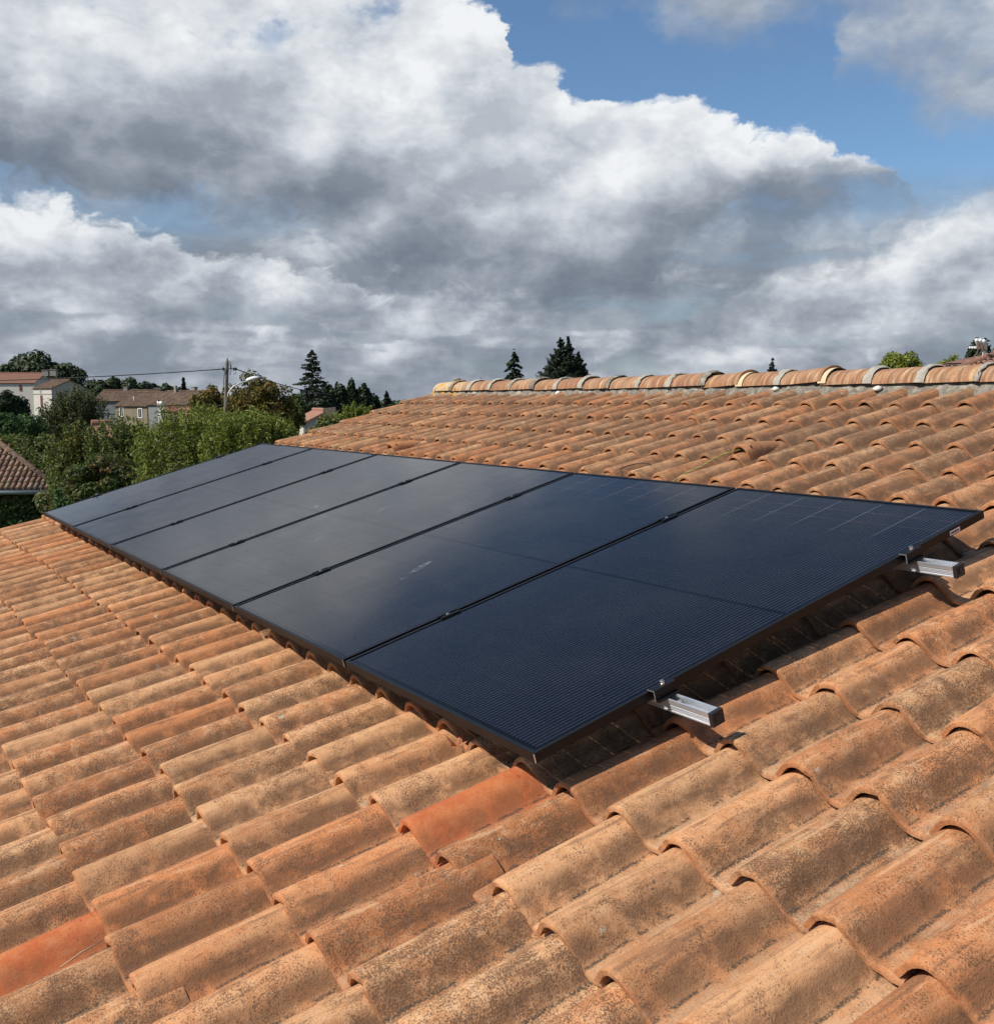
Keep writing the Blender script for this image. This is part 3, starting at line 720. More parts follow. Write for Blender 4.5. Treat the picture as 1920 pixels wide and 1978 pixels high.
# ------------------------------------------------------------------ solar panels
ORD = ['nearest', 'second nearest', 'third', 'fourth', 'fifth', 'farthest']
FH, LIP = 0.025, 0.011
def solar_panels():
    gme = None
    for i in range(6):
        y0 = i * (PW + GAP); y1 = y0 + PW
        lab = ['black solar panel nearest the camera, its bare edge above two rail ends', 'black solar panel second from the near end of the row',
               'black solar panel third from the near end, smeared in its middle', 'grey-reflecting solar panel third from the far end of the row',
               'grey-reflecting solar panel second from the far end of the row', 'solar panel at the far end of the row beside the trees'][i]
        t = thing('solar_panel', RP(0, y0 + PW / 2, -FH), lab, 'solar panel', 'solar panels in a row on the roof')
        # four frame bars
        for nm, a in (('lower', (0, LIP, y0, y1)), ('upper', (PL - LIP, PL, y0, y1)), ('near', (LIP, PL - LIP, y0, y0 + LIP)), ('far', (LIP, PL - LIP, y1 - LIP, y1))):
            mb = MB(); mb.rbox(*a, -FH, 0.0); part('frame_bar', mb, M['black_alu'], t)
        g = np.array([RP(LIP, y0 + LIP, -.0022), RP(LIP, y1 - LIP, -.0022), RP(PL - LIP, y1 - LIP, -.0022), RP(PL - LIP, y0 + LIP, -.0022)])
        uv = np.array([(LIP, LIP), (PW - LIP, LIP), (PW - LIP, PL - LIP), (LIP, PL - LIP)])
        link('glass', np_mesh('glass', g, np.array([[3, 2, 1, 0]]), M['cells'], uv=uv), t)
        mb = MB(); mb.rbox(-.0009, .0011, y0 - .0007, y0 + .0011, -FH + .001, -.0012); part('corner_seam', mb, M['seam'], t)
        if i == 0:
            mb = MB(); mb.rbox(1.574, 1.624, -.0008, -.0002, -.022, -.008); o = part('sticker', mb, M['white_paint'], t); o['label'] = 'small white barcode sticker on the frame edge'
            bars = MB(); s = 1.5785
            r = random.Random(4)
            while s < 1.618:
                wv = r.choice((.0016, .0024, .0034)); bars.rbox(s, s + wv, -.0013, -.0009, -.0185, -.0125); s += wv + r.choice((.0009, .0014))
            part('barcode', bars, M['black_plastic'], o)
        for s, y, ln, wd, rz in ((.621, 1.665, .13, .034, .35), (.505, 1.615, .045, .010, .3), (1.013, 2.785, .12, .020, .45), (.613, 2.67, .07, .016, .2), (.643, 3.681, .08, .013, .1), (1.057, 3.849, .09, .012, .1), (.918, 3.376, .07, .03, 1.2)):
            if y0 < y < y1:
                mb = MB(); n = 14; q = [(ln / 2 * math.cos(2 * math.pi * a / n) * (1 + .18 * math.sin(3 * a)), wd / 2 * math.sin(2 * math.pi * a / n) * (1 + .25 * math.sin(2 * a + 1))) for a in range(n)]
                mb.add([RP(s + a * math.cos(rz) - b * math.sin(rz), y + a * math.sin(rz) + b * math.cos(rz), -.0014) for a, b in q], [tuple(reversed(range(n)))])
                part('smear', mb, M['smudge'], t)
solar_panels()

# ------------------------------------------------------------------ mounting rails and clamps
def rails():
    for s0, yend, lab in ((0.403, -.185, 'aluminium mounting rail poking out by the lower corner of the nearest panel'), (1.388, -.158, 'aluminium mounting rail poking out under the upper part of the nearest panel')):
        t = thing('mounting_rail', RP(s0, yend, -.07), lab, 'rail', 'rails under the panels')
        w, top, bot = .0152, -.0265, -.0565; yf = 6.52
        mb = MB(); ye = yend + .012
        mb.rbox(s0 - w, s0 - w + .0025, ye, yf, bot, top - .012); mb.rbox(s0 + w - .0025, s0 + w, ye, yf, bot, top - .012)
        # stepped, inward lips on top of the channel
        mb.rbox(s0 - w - .0012, s0 - w + .0036, ye, yf, top - .012, top); mb.rbox(s0 + w - .0036, s0 + w + .0012, ye, yf, top - .012, top)
        mb.rbox(s0 - w + .0025, s0 + w - .0025, ye, yf, bot + .0005, bot + .003)
        mb.rbox(s0 - w - .003, s0 + w + .003, ye, yf, bot - .003, bot)
        part('channel', mb, M['alu'], t)
        # fine ribbing on the visible flank
        rb = MB(); y = ye + .004
        for q in range(3): rb.rbox(s0 - w - .0012, s0 - w - .0001, ye, yf, bot + .004 + q * .0042, bot + .0058 + q * .0042)
        part('flank_rib', rb, M['alu'], t)
        cp = MB(); cp.rbox(s0 - w - .0035, s0 + w + .0035, yend, ye - .0002, bot - .004, top + .0015); cp.rbox(s0 - w + .006, s0 + w - .006, yend - .002, yend - .0002, bot + .006, top - .008)
        part('end_cap', cp, M['black_plastic'], t)
        sl_ = MB(); sl_.rbox(s0 - .0086, s0 + .0086, -.052, -.036, top - .015, top - .003); part('slider_nut', sl_, M['steel'], t)
        for y in np.arange(.25, 6.4, 1.2):
            ft = MB(); ft.rbox(s0 - .02, s0 + .02, y - .02, y + .02, -.21, bot - .0035); part('roof_hook', ft, M['steel'], t)
    def bolt(parent, s, y, h, hgt=.007):
        mb = MB(); ax = (-SE, 0, CE)
        mb.lathe(RP(s, y, h), [(.0068, 0), (.0068, hgt * .45), (.0062, hgt * .5), (.0062, hgt), (.0045, hgt + .0012)], 12, ax)
        part('bolt', mb, M['steel'], parent, True, math.radians(40))
    names = ['between the two nearest panels', 'between the second and third panels', 'between the third and fourth panels', 'between the fourth and fifth panels', 'between the two farthest panels']
    for s0, row in ((0.395, 'lower'), (1.38, 'upper')):
        for i in range(1, 6):
            yc = i * (PW + GAP) - GAP / 2
            t = thing('middle_clamp', RP(s0, yc, 0), 'black clamp with bolt in the %s row, %s' % (row, names[i - 1]), 'clamp', 'clamps between panels')
            mb = MB(); L2 = .036; g = GAP / 2
            mb.rbox(s0 - L2, s0 + L2, yc - g - .008, yc - g + .003, .0006, .0036); mb.rbox(s0 - L2, s0 + L2, yc + g - .003, yc + g + .008, .0006, .0036)
            mb.rbox(s0 - L2, s0 + L2, yc - g + .0005, yc + g - .0005, -.012, -.009)
            mb.rbox(s0 - L2, s0 + L2, yc - g + .0005, yc - g + .003, -.0088, .0004); mb.rbox(s0 - L2, s0 + L2, yc + g - .003, yc + g - .0005, -.0088, .0004)
            part('clamp_body', mb, M['black_alu'], t); bolt(t, s0 - .004, yc, -.0088, .0125)
        for y, d, lab in ((0.0, -1, 'black end clamp with silver bolt on the near edge, %s one' % row), (6 * PW + 5 * GAP, 1, 'black end clamp on the far edge of the row, %s one' % row)):
            t = thing('end_clamp', RP(s0, y, -.03), lab, 'clamp', 'end clamps')
            mb = MB(); L2 = .036
            a, b = sorted((y - d * .008, y + d * .0185)); mb.rbox(s0 - L2, s0 + L2, a, b, .0006, .0036)
            a, b = sorted((y + d * .0155, y + d * .0185)); mb.rbox(s0 - L2, s0 + L2, a, b, -.0258, .0004)
            a, b = sorted((y + d * .0187, y + d * .030)); mb.rbox(s0 - L2, s0 + L2, a, b, -.0258, -.0228)
            part('clamp_body', mb, M['black_alu'], t); bolt(t, s0 + .002, y + d * .0075, .0038, .010)
            e = MB(); a, b = sorted((y - d * .008, y + d * .0185)); e.rbox(s0 - L2 - .0006, s0 - L2 - .0001, a, b, .0008, .0034)
            a, b = sorted((y + d * .0155, y + d * .0185)); e.rbox(s0 - L2 - .0006, s0 - L2 - .0001, a, b, -.0252, .0002); part('cut_edge', e, M['cut'], t)
rails()

# ------------------------------------------------------------------ cables, dry leaf, twig on the roof
def cables():
    m, k = new_mat('green_yellow_sheath'); U = k.sep(wpos(k))
    f = k.m('FRACT', k.m('MULTIPLY', k.m('ADD', U[2], k.m('MULTIPLY', U[1], .9)), 90.0))
    finish(k, principled(k, k.mix(k.m('LESS_THAN', f, 0.4), (0.50, 0.41, 0.12), (0.10, 0.17, 0.06)), 0.5))
    yv = col_y(11, 2.4)
    pts = [RP(2.52, yv, -.105), RP(2.47, yv + .004, -.098), RP(2.42, yv + .012, -.094), RP(2.34, yv + .025, -.098), RP(2.26, yv + .032, -.112), RP(2.16, yv + .045, -.118), RP(2.10, yv + .072, -.140), RP(2.02, yv + .09, -.168), RP(1.9, yv + .095, -.176)]
    mb = MB(); mb.tube(pts, .0034, 7); tag(part('earth_cable', mb, m, None, True), 'yellow-green earth cable coming out of the vent hood towards the panels', 'cable')
    mb = MB(); y = 2.24
    pts = [RP(2.26, y - .12, -.160), RP(2.235, y - .06, -.112), RP(2.20, y - .01, -.104), RP(2.165, y + .03, -.108), RP(2.135, y + .04, -.112), RP(2.11, y + .015, -.108), RP(2.085, y - .03, -.112), RP(2.06, y - .06, -.135), RP(2.03, y - .075, -.165)]
    mb.tube(pts, .0028, 7); tag(part('black_cable', mb, M['cable_black'], None, True), 'thin black cable looping over tiles above the panels', 'cable')
    # dry leaf
    mb = MB(); c = np.array(RP(.040, .495, -.150)); r = random.Random(8)
    for q in range(4):
        a = q * 1.7 + .4; L = .03 + .012 * r.random(); w = .009
        d = np.array([math.cos(a), math.sin(a), .25 + .4 * r.random()]); pr = np.array([-math.sin(a), math.cos(a), .2])
        P = [c, c + d * L * .5 + pr * w, c + d * L + np.array([0, 0, .010]), c + d * L * .5 - pr * w]
        mb.add(P + [p + np.array([0, 0, .0008]) for p in P], [(0, 1, 2, 3), (7, 6, 5, 4), (0, 4, 5, 1), (1, 5, 6, 2), (2, 6, 7, 3), (3, 7, 4, 0)])
    tag(part('dry_leaf', mb, M['leaf_dry']), 'curled reddish dry leaf lying in the tiles below the panels', 'leaf')
    mb = MB(); mb.tube([RP(-1.05, .43, -.155), RP(-1.0, .437, -.150), RP(-.95, .443, -.151)], [.0016, .0019, .0012], 6)
    tag(part('dry_twig', mb, M['twig'], None, True), 'short dry twig lying beside the orange tile', 'twig')
cables()

# ------------------------------------------------------------------ vegetation
def leaf_quads(C, Nrm, size, aspect, rng, fold=0.25):
    """one bent diamond (two triangles) per leaf centre"""
    n = len(C); sz = size * rng.uniform(.6, 1.35, n)
    Nrm = Nrm / (np.linalg.norm(Nrm, axis=1, keepdims=True) + 1e-9)
    t = rng.normal(0, 1, (n, 3)); t -= (t * Nrm).sum(1, keepdims=True) * Nrm; t /= np.linalg.norm(t, axis=1, keepdims=True) + 1e-9
    b = np.cross(Nrm, t)
    a = sz[:, None]; w = a * aspect
    V = np.stack([C - t * a, C + b * w + Nrm * a * fold, C + t * a, C - b * w + Nrm * a * fold], 1).reshape(-1, 3)
    i = np.arange(n) * 4
    F = np.stack([np.stack([i, i + 1, i + 2], 1), np.stack([i, i + 2, i + 3], 1)], 1).reshape(-1, 3)
    return V, F
def crown_link(name, V, F, mat, parent):
    return link(name, np_mesh(name, V, F, mat), parent)
def broad_tree(name, label, x0, x1, ytop, ybot, d, leaf, seed, n=9000, clumps=34, size=None, group=None, asp=.55, depth=None, rough=.26, trunk=True, cat='tree', flat=1.0):
    """a leafy tree whose crown covers columns x0..x1 and rows ytop..ybot at d metres"""
    rng = np.random.default_rng(seed)
    c = at((x0 + x1) / 2, (ytop + ybot) / 2, d); rx = (x1 - x0) / 2 / FPX * d; rz = (ybot - ytop) / 2 / FPX * d; ry = depth or rx
    base = np.array([c[0], c[1], 0.0]); t = thing(name, base, label, cat, group)
    size = size or 2.6 / FPX * d
    fwd = np.array([math.cos(YAW), math.sin(YAW), 0]); rgt = np.array([math.sin(YAW), -math.cos(YAW), 0])
    u = rng.normal(0, 1, (clumps, 3)); u /= np.linalg.norm(u, axis=1, keepdims=True); rad = rng.uniform(.45, 1.0, clumps) ** .6
    cl = u * rad[:, None] * (1 - rough * .7); cr = rng.uniform(.6, 1.15, clumps) * rough * 1.25
    k = rng.integers(0, clumps, n); v = rng.normal(0, 1, (n, 3)); v /= np.linalg.norm(v, axis=1, keepdims=True)
    r = rng.uniform(.25, 1, n) ** .45
    q = cl[k] + v * (cr[k] * r)[:, None]
    C = c + q[:, :1] * rx * rgt + q[:, 1:2] * ry * fwd + q[:, 2:3] * np.array([0, 0, rz])
    Nn = v[:, :1] * rgt + v[:, 1:2] * fwd + v[:, 2:3] * np.array([0, 0, 1.0]) + rng.normal(0, .55, (n, 3)) + np.array([0, 0, .35])
    C = C[C[:, 2] > .1]; Nn = Nn[:len(C)]
    V, F = leaf_quads(C, Nn, size, asp, rng); crown_link('crown', V, F, LEAF[leaf], t)
    mb = MB(); hgt = max(c[2] + rz * .2, .8); tr = max(.035 * hgt, .04)
    mb.tube([base, base + [0.02 * hgt, 0, hgt * .5], [c[0], c[1], hgt]], [tr, tr * .75, tr * .35], 7)
    for q_ in range(min(clumps, 9)):
        e = c + cl[q_, 0] * rx * rgt + cl[q_, 1] * ry * fwd + cl[q_, 2] * np.array([0, 0, rz]); st = base + (np.array([c[0], c[1], hgt]) - base) * rng.uniform(.45, .9)
        mb.tube([st, (st + e) / 2 + rng.normal(0, .04 * rx, 3), e], [tr * .4, tr * .25, tr * .08], 5)
    part('trunk', mb, M['bark'], t, True)
    return t
def shoot_bush(name, label, x0, x1, ytop, ybot, d, leaf, seed, shoots=260, per=60, size=None, group=None, asp=.3, depth=None, lean=.35, cat='shrub', top_curve=None):
    """many upright leafy shoots from a broad base: willow-like growth"""
    rng = np.random.default_rng(seed)
    c = at((x0 + x1) / 2, ybot, d); W = (x1 - x0) / 2 / FPX * d; top = at((x0 + x1) / 2, ytop, d)[2]; bot = max(at((x0 + x1) / 2, ybot, d)[2], 0.0); Dp = depth or W * .6; vis = top - bot
    base = np.array([c[0], c[1], 0.0]); t = thing(name, base, label, cat, group)
    fwd = np.array([math.cos(YAW), math.sin(YAW), 0]); rgt = np.array([math.sin(YAW), -math.cos(YAW), 0]); size = size or 2.4 / FPX * d
    CS, NS = [], []; mb = MB(); H = top
    for i in range(shoots):
        a = rng.uniform(-1, 1); b = rng.uniform(-1, 1)
        if a * a + b * b > 1.05: continue
        dome = math.sqrt(max(0.05, 1 - .75 * (a * a) - .35 * b * b)) if top_curve is None else top_curve(a, b)
        h = top - vis * ((1 - dome) * .75 + rng.uniform(-.04, .34))
        h0 = max(.1, h - vis * rng.uniform(.45, 1.0))
        if i % 3 == 0: h0 = .15 * h; h *= .8            # low growth that clothes the foot
        p0 = base + rgt * a * W * .9 + fwd * b * Dp * .9 + np.array([0, 0, h0]); ln = lean * rng.uniform(.3, 1)
        tip = base + rgt * (a * W + ln * (a * .5 + rng.normal(0, .3)) * W * .3) + fwd * (b * Dp + ln * rng.normal(0, .3) * Dp) + np.array([0, 0, h])
        u = rng.uniform(0, 1, per) ** .8; P = p0 + (tip - p0) * u[:, None]
        sp = (.13 * (1.15 - u) + .03) * max(.4, (h - h0) * .45)
        P = P + rng.normal(0, 1, (per, 3)) * sp[:, None]
        CS.append(P); NS.append(rng.normal(0, .8, (per, 3)) + np.array([0, 0, .6]) - fwd * .3)
        if i % 9 == 0: mb.tube([base + rgt * a * W * .5 + fwd * b * Dp * .5, p0, tip], [.03, .02, .004], 5)
    C = np.concatenate(CS); Nn = np.concatenate(NS)
    V, F = leaf_quads(C, Nn, size, asp, rng); crown_link('crown', V, F, LEAF[leaf], t); part('stems', mb, M['bark'], t, True)
    return t
def conifer(name, label, xc, ytop, ybase, wpx, d, leaf, seed, levels=26, size=None, group=None, droop=.25, ragged=.25, per=26, shape=1.0, gap=0.0):
    """spire with whorls of branches; wpx is the full width at row ybase"""
    rng = np.random.default_rng(seed)
    top = at(xc, ytop, d); zb = at(xc, ybase, d)[2]; base = np.array([top[0], top[1], 0.0]); slope = (wpx / 2 / FPX * d) / (top[2] - zb)
    t = thing(name, base, label, 'tree', group); size = size or 2.2 / FPX * d
    zlow = max(.8, zb - (top[2] - zb) * .5); CS, NS = [], []; mb = MB(); H = top[2]
    mb.tube([base, base + [0, 0, H * .5], top], [H * .018, H * .012, .01], 7)
    for z in np.linspace(H - .01 * H, zlow, levels):
        R = slope * (H - z) ** shape * (max(H - zb, .1) ** (1 - shape)); nb = rng.integers(6, 10)
        for q in range(nb):
            a = rng.uniform(0, 2 * math.pi); L = R * rng.uniform(1 - ragged * 1.6, 1 + ragged)
            if L < .03 or rng.random() < gap: continue
            dr = np.array([math.cos(a), math.sin(a), 0]); tipz = -droop * L + .12 * L * rng.random()
            zz = z + rng.normal(0, .012 * H)
            if L > .25: mb.tube([base + [0, 0, zz], base + dr * L * .95 + np.array([0, 0, zz + tipz])], [.012 * H ** .5, .004], 4, False)
            m = max(5, int(per * (L / max(R, .01)) * (.3 + .7 * min(1, L / (slope * (H - zb))))))
            u = rng.uniform(.12, 1, m) ** .7
            P = base + np.array([0, 0, zz]) + dr * (u * L)[:, None] + np.array([0, 0, 1.0]) * (tipz * u * u)[:, None]
            P = P + rng.normal(0, 1, (m, 3)) * np.array([.11, .11, .055]) * L * (.45 + .55 * (1 - u[:, None]))
            CS.append(P); NS.append(rng.normal(0, .5, (m, 3)) + np.array([0, 0, 1.0]) + dr * .3)
    C = np.concatenate(CS); Nn = np.concatenate(NS); V, F = leaf_quads(C, Nn, size, .45, rng); crown_link('crown', V, F, LEAF[leaf], t)
    part('trunk', mb, M['bark'], t, True); return t

def far_wood():
    rng = np.random.default_rng(300); n = 26000; a = rng.uniform(0, 2 * math.pi, n); r = 380 + 60 * rng.random(n)
    top = 5.6 + 1.2 * np.sin(a * 37) + 0.8 * np.sin(a * 91 + 1) + 0.5 * np.sin(a * 203)
    C = np.stack([r * np.cos(a), r * np.sin(a), top * rng.uniform(0.05, 1, n)], 1)
    V, F = leaf_quads(C, rng.normal(0, .6, (n, 3)) + np.array([0, 0, .7]), 1.5, .7, rng)
    o = link('far_wood', np_mesh('far_wood', V, F, LEAF['far'])); tag(o, 'far-off belt of woodland closing the flat horizon', 'woodland', kind='stuff')
far_wood()
FARG = 'trees on the skyline'
broad_tree('far_tree', 'broad dark tree on the skyline behind the white house', -4, 176, 688, 812, 260, 'far', 21, 17000, 70, .60, FARG, rough=.22, depth=9)
for i, (a, b, y, s_, lb) in enumerate(((160, 212, 735, 31, 'dark far tree just right of the broad skyline tree'), (200, 262, 727, 32, 'tallest dark tree above the long roofs of the far houses'), (250, 292, 739, 33, 'low far tree above the middle chimney of the long roofs'), (286, 318, 741, 34, 'small far tree beside the tall chimney'), (312, 342, 742, 35, 'rounded far tree above the right far roof'), (338, 372, 743, 36, 'dark far tree left of the autumn tree'))):
    broad_tree('far_tree', lb, a, b, y, y + 62, 250 + 4 * i, 'far', s_, 4200, 24, .55, FARG, rough=.3, depth=5)
conifer('far_conifer', 'thin far conifer spike above the right far roof', 354, 728, 750, 7, 252, 'fir', 37, 12, .4, FARG, per=8)

broad_tree('dark_tree', 'very dark leafy tree in front of the white house at the left edge', -28, 52, 752, 850, 90, 'dark', 41, 11000, 40, .15, None, rough=.28)
broad_tree('round_bush', 'fresh green rounded bush at the left edge below the dark tree', -20, 86, 796, 890, 60, 'deep', 42, 14000, 46, .085, None, rough=.24)
shoot_bush('olive_shrub', 'olive-green feathery shrub with upright shoots before the far houses', 82, 204, 741, 850, 75, 'olive', 43, 380, 60, .11, None, .3, top_curve=lambda a, b: math.sqrt(max(.05, 1 - .75 * a * a - .35 * b * b)) * (1 - .45 * max(0.0, -a)))
broad_tree('hazel_shrub', 'brown-green leafy shrub above the ivy-covered shed', 18, 132, 836, 985, 54, 'mixed', 44, 16000, 52, .07, 'leafy shrubs behind the panels', rough=.25)
shoot_bush('hazel_shrub', 'tall brown-tinged shrub in front of the orange garden roof', 100, 215, 812, 960, 36, 'mixed', 45, 300, 62, .055, 'leafy shrubs behind the panels', .45)
shoot_bush('hazel_shrub', 'mixed green shrub below the windows of the far houses', 178, 300, 800, 945, 34, 'mixed', 46, 330, 62, .055, 'leafy shrubs behind the panels', .45)
broad_tree('hazel_shrub', 'dark green shrub low behind the far corner of the panels', 120, 280, 880, 985, 30, 'ivy', 47, 11000, 44, .055, 'leafy shrubs behind the panels', rough=.26)
shoot_bush('willow_bush', 'large light green willow bush behind the far end of the panels', 266, 478, 776, 930, 27, 'willow', 48, 560, 52, .052, 'willow bushes', .32, lean=.7)
shoot_bush('willow_bush', 'light green willow bush beside the verge of the tiled roof', 398, 576, 786, 905, 25, 'willow', 49, 500, 52, .050, 'willow bushes', .32, lean=.7)
broad_tree('autumn_tree', 'rusty brown-green tree behind the street lamp', 428, 572, 722, 872, 66, 'autumn', 50, 17000, 58, .11, 'autumn trees', rough=.25)
broad_tree('autumn_tree', 'orange-tinted tree left of the utility pole', 366, 446, 737, 860, 72, 'autumn', 51, 9000, 36, .12, 'autumn trees', rough=.27)
conifer('fir_tree', 'tall dark fir with open tiers right of the street lamp', 602, 676, 790, 88, 95, 'fir', 52, 38, .12, None, .10, .34, 80, .80, .06)
for i, (a, b, y) in enumerate(((614, 650, 742), (640, 672, 735), (664, 694, 737), (688, 718, 741), (706, 736, 762))):
    broad_tree('pine_tree', ['dark pine touching the right side of the fir', 'tallest dark pine of the clump right of the fir', 'dark pine in the middle of the clump', 'dark pine with ragged right side', 'lowest pine at the right end of the clump'][i], a, b, y, y + 92, 105 + 2 * i, 'dark', 60 + i, 4800, 24, .19, 'clump of dark pines', rough=.34)
conifer('small_conifer', 'small blue-green conifer by the roof verge', 747, 757, 784, 26, 80, 'fir', 66, 14, .13, None, .1, .25, 16)
shoot_bush('green_hedge', 'green hedge bush below the dark pines', 640, 735, 778, 850, 42, 'willow', 67, 260, 60, .065, 'bushes below the pines', .3)
broad_tree('green_hedge', 'darker green bush beside the small orange roof', 590, 680, 802, 870, 40, 'mixed', 68, 8000, 36, .06, 'bushes below the pines', rough=.28)
broad_tree('autumn_bush', 'small dark bush right of the autumn tree', 540, 592, 760, 850, 70, 'mixed', 69, 5000, 26, .11, None, rough=.3)
conifer('ragged_conifer', 'lone ragged conifer with drooping branches above the ridge', 993, 679, 742, 40, 72, 'fir', 70, 22, .13, None, .5, .45, 30, .6, .25)
for i, (x, y, w_) in enumerate(((1083, 654, 72), (1098, 652, 52), (1117, 682, 44))):
    conifer('cypress_spire', ['left spire of the dense conifers above the ridge', 'slim middle spire of the dense conifers above the ridge', 'lower right spire of the dense conifers above the ridge'][i], x, y, 740, w_, 62 + i, 'fir', 71 + i, 46, .065, 'dense conifers above the ridge', -.55, .13, 80, 1.0)
conifer('conifer_tip', 'tiny conifer tip peeping over the middle of the ridge', 1492, 693, 722, 20, 90, 'fir', 75, 12, .13, None, .05, .25, 14)
broad_tree('yellow_tree', 'yellow-green leafy treetop above the right of the ridge', 1676, 1794, 680, 790, 52, 'yellow', 76, 12000, 44, .085, None, rough=.24)
broad_tree('yellow_bush', 'small yellow-green bush top by the flat chimney cap', 1806, 1866, 693, 760, 55, 'yellow', 77, 3500, 22, .085, None, rough=.32)
broad_tree('dark_shrub', 'dark blue-green tree behind the television aerial', 1858, 1916, 664, 760, 60, 'dark', 78, 2600, 26, .12, None, rough=.34)
broad_tree('dark_shrub', 'dark tree at the right edge behind the neighbouring roof', 1908, 1965, 672, 760, 62, 'dark', 79, 2600, 22, .12, None, rough=.34)
broad_tree('round_treetop', 'dark round treetop just showing over the ridge left of the conifers', 1020, 1036, 735, 762, 80, 'dark', 80, 900, 10, .12, None, rough=.3)
broad_tree('round_treetop', 'tiny dark treetop on the ridge between conifers and middle', 1279, 1289, 725, 750, 80, 'dark', 81, 500, 8, .1, None, rough=.3)

# ------------------------------------------------------------------ houses
def roof_slab(mb, uvs, a, b, c, d, th=.12):
    """slab through a, b (eave), c, d (ridge)"""
    n = np.cross(b - a, d - a); n /= np.linalg.norm(n); n = n if n[2] > 0 else -n
    P = [a - n * th, b - n * th, c - n * th, d - n * th, a, b, c, d]; o = len(mb.v); mb.hexa(P)
    ux = (b - a) / np.linalg.norm(b - a); vx = d - a; vx = vx - ux * vx.dot(ux); vx /= np.linalg.norm(vx)
    uvs += [((p - a).dot(ux), (p - a).dot(vx)) for p in P]
def gable_house(name, label, fl, fr, zeave, zridge, depth, wallmat, roofmat, cat='house', over=.35, group=None, gable_mat=None, z_back=None, ridge_frac=.5):
    """fl, fr: front corners on the ground as seen from the camera; ridge parallel to the front"""
    fl = np.array([fl[0], fl[1], 0.0]); fr = np.array([fr[0], fr[1], 0.0]); ux = (fr - fl) / np.linalg.norm(fr - fl)
    dv = np.array([-ux[1], ux[0], 0]); mid = (fl + fr) / 2
    if dv.dot(mid - np.array([CAM[0], CAM[1], 0])) < 0: dv = -dv
    t = thing(name, mid + dv * depth / 2, label, cat, group); up = np.array([0, 0, 1.0]); zb = z_back or zeave
    bl, br = fl + dv * depth, fr + dv * depth; rl, rr = fl + dv * depth * ridge_frac, fr + dv * depth * ridge_frac
    mb = MB(); mb.add([fl, fr, fr + up * zeave, fl + up * zeave], [(0, 1, 2, 3)]); part('wall', mb, wallmat, t)
    mb = MB(); mb.add([bl, br, br + up * zb, bl + up * zb], [(3, 2, 1, 0)]); part('wall', mb, wallmat, t)
    for a, b, c in ((fl, bl, rl), (fr, br, rr)):
        mb = MB(); mb.add([a, b, b + up * zb, c + up * zridge, a + up * zeave], [(0, 1, 2, 3, 4)]); part('gable_wall', mb, gable_mat or wallmat, t)
    mb = MB(); uvs = []; sl_ = (zridge - zeave) / (depth * ridge_frac); o = .12
    roof_slab(mb, uvs, fl - ux * over - dv * over + up * (zeave - sl_ * over + o), fr + ux * over - dv * over + up * (zeave - sl_ * over + o), rr + ux * over + up * (zridge + o), rl - ux * over + up * (zridge + o))
    sb = (zridge - zb) / (depth * (1 - ridge_frac))
    roof_slab(mb, uvs, br + ux * over + dv * over + up * (zb - sb * over + o), bl - ux * over + dv * over + up * (zb - sb * over + o), rl - ux * over + up * (zridge + o), rr + ux * over + up * (zridge + o))
    r = part('roof', mb, roofmat, t); me = r.data; l = me.uv_layers.new(name='UVMap')
    for lp in me.loops: l.data[lp.index].uv = uvs[lp.vertex_index]
    mb = MB(); mb.tube([rl - ux * over + up * (zridge + o + .03), rr + ux * over + up * (zridge + o + .03)], .13, 8); part('ridge_cap', mb, roofmat, r)
    return dict(t=t, fl=fl, fr=fr, ux=ux, dv=dv, roof=r, zr=zridge, ze=zeave, depth=depth)
def opening(h, u, z0, w, hgt, kind='window', frame=None, pane=None):
    """window, door or shutter on the front wall; u metres from the left corner"""
    ux, dv, fl = h['ux'], h['dv'], h['fl']; c = fl + ux * u
    def slab(a0, a1, z0, z1, d0, d1):
        mb = MB(); P = [c + ux * a + dv * -d + np.array([0, 0, z]) for z in (z0, z1) for a, d in ((a0, d0), (a1, d0), (a1, d1), (a0, d1))]
        return mb.hexa(P)
    if kind == 'window':
        o = part('window', slab(-w / 2, w / 2, z0, z0 + hgt, .01, .03), pane or M['dark_glass'], h['t'])
        f = MB()
        for a in ((-w / 2 - .14, -w / 2, z0 - .1, z0 + hgt + .14), (w / 2, w / 2 + .14, z0 - .1, z0 + hgt + .14), (-w / 2, w / 2, z0 + hgt, z0 + hgt + .14), (-w / 2, w / 2, z0 - .1, z0)):
            P = [c + ux * x + dv * -d + np.array([0, 0, z]) for z in a[2:] for x, d in ((a[0], .005), (a[1], .005), (a[1], .07), (a[0], .07))]; f.hexa(P)
        part('window_frame', f, frame or M['white_paint'], o)
        part('glazing_bar', slab(-.03, .03, z0, z0 + hgt, .03, .05), frame or M['white_paint'], o)
    else:
        part(kind, slab(-w / 2, w / 2, z0, z0 + hgt, .01, .06), frame or M['shutter_red'], h['t'])
def chimney(h, u, v, w, top, dpt=None, cap=True):
    p = h['fl'] + h['ux'] * u + h['dv'] * (h['depth'] * v); rz = math.atan2(h['ux'][1], h['ux'][0]); z0 = h['ze'] + (h['zr'] - h['ze']) * (1 - abs(v - .5) * 2) - .2
    mb = MB(); mb.box((p[0], p[1], (z0 + top) / 2), (w, dpt or w * .8, top - z0), rz)
    if cap: mb.box((p[0], p[1], top + .06), (w * 1.18, (dpt or w * .8) * 1.18, .11), rz)
    part('chimney', mb, M['chimney'], h['roof'])
def zat(py, d): return at(960, py, d)[2] if False else CAM[2] + (775.37 - py) / FPX * d

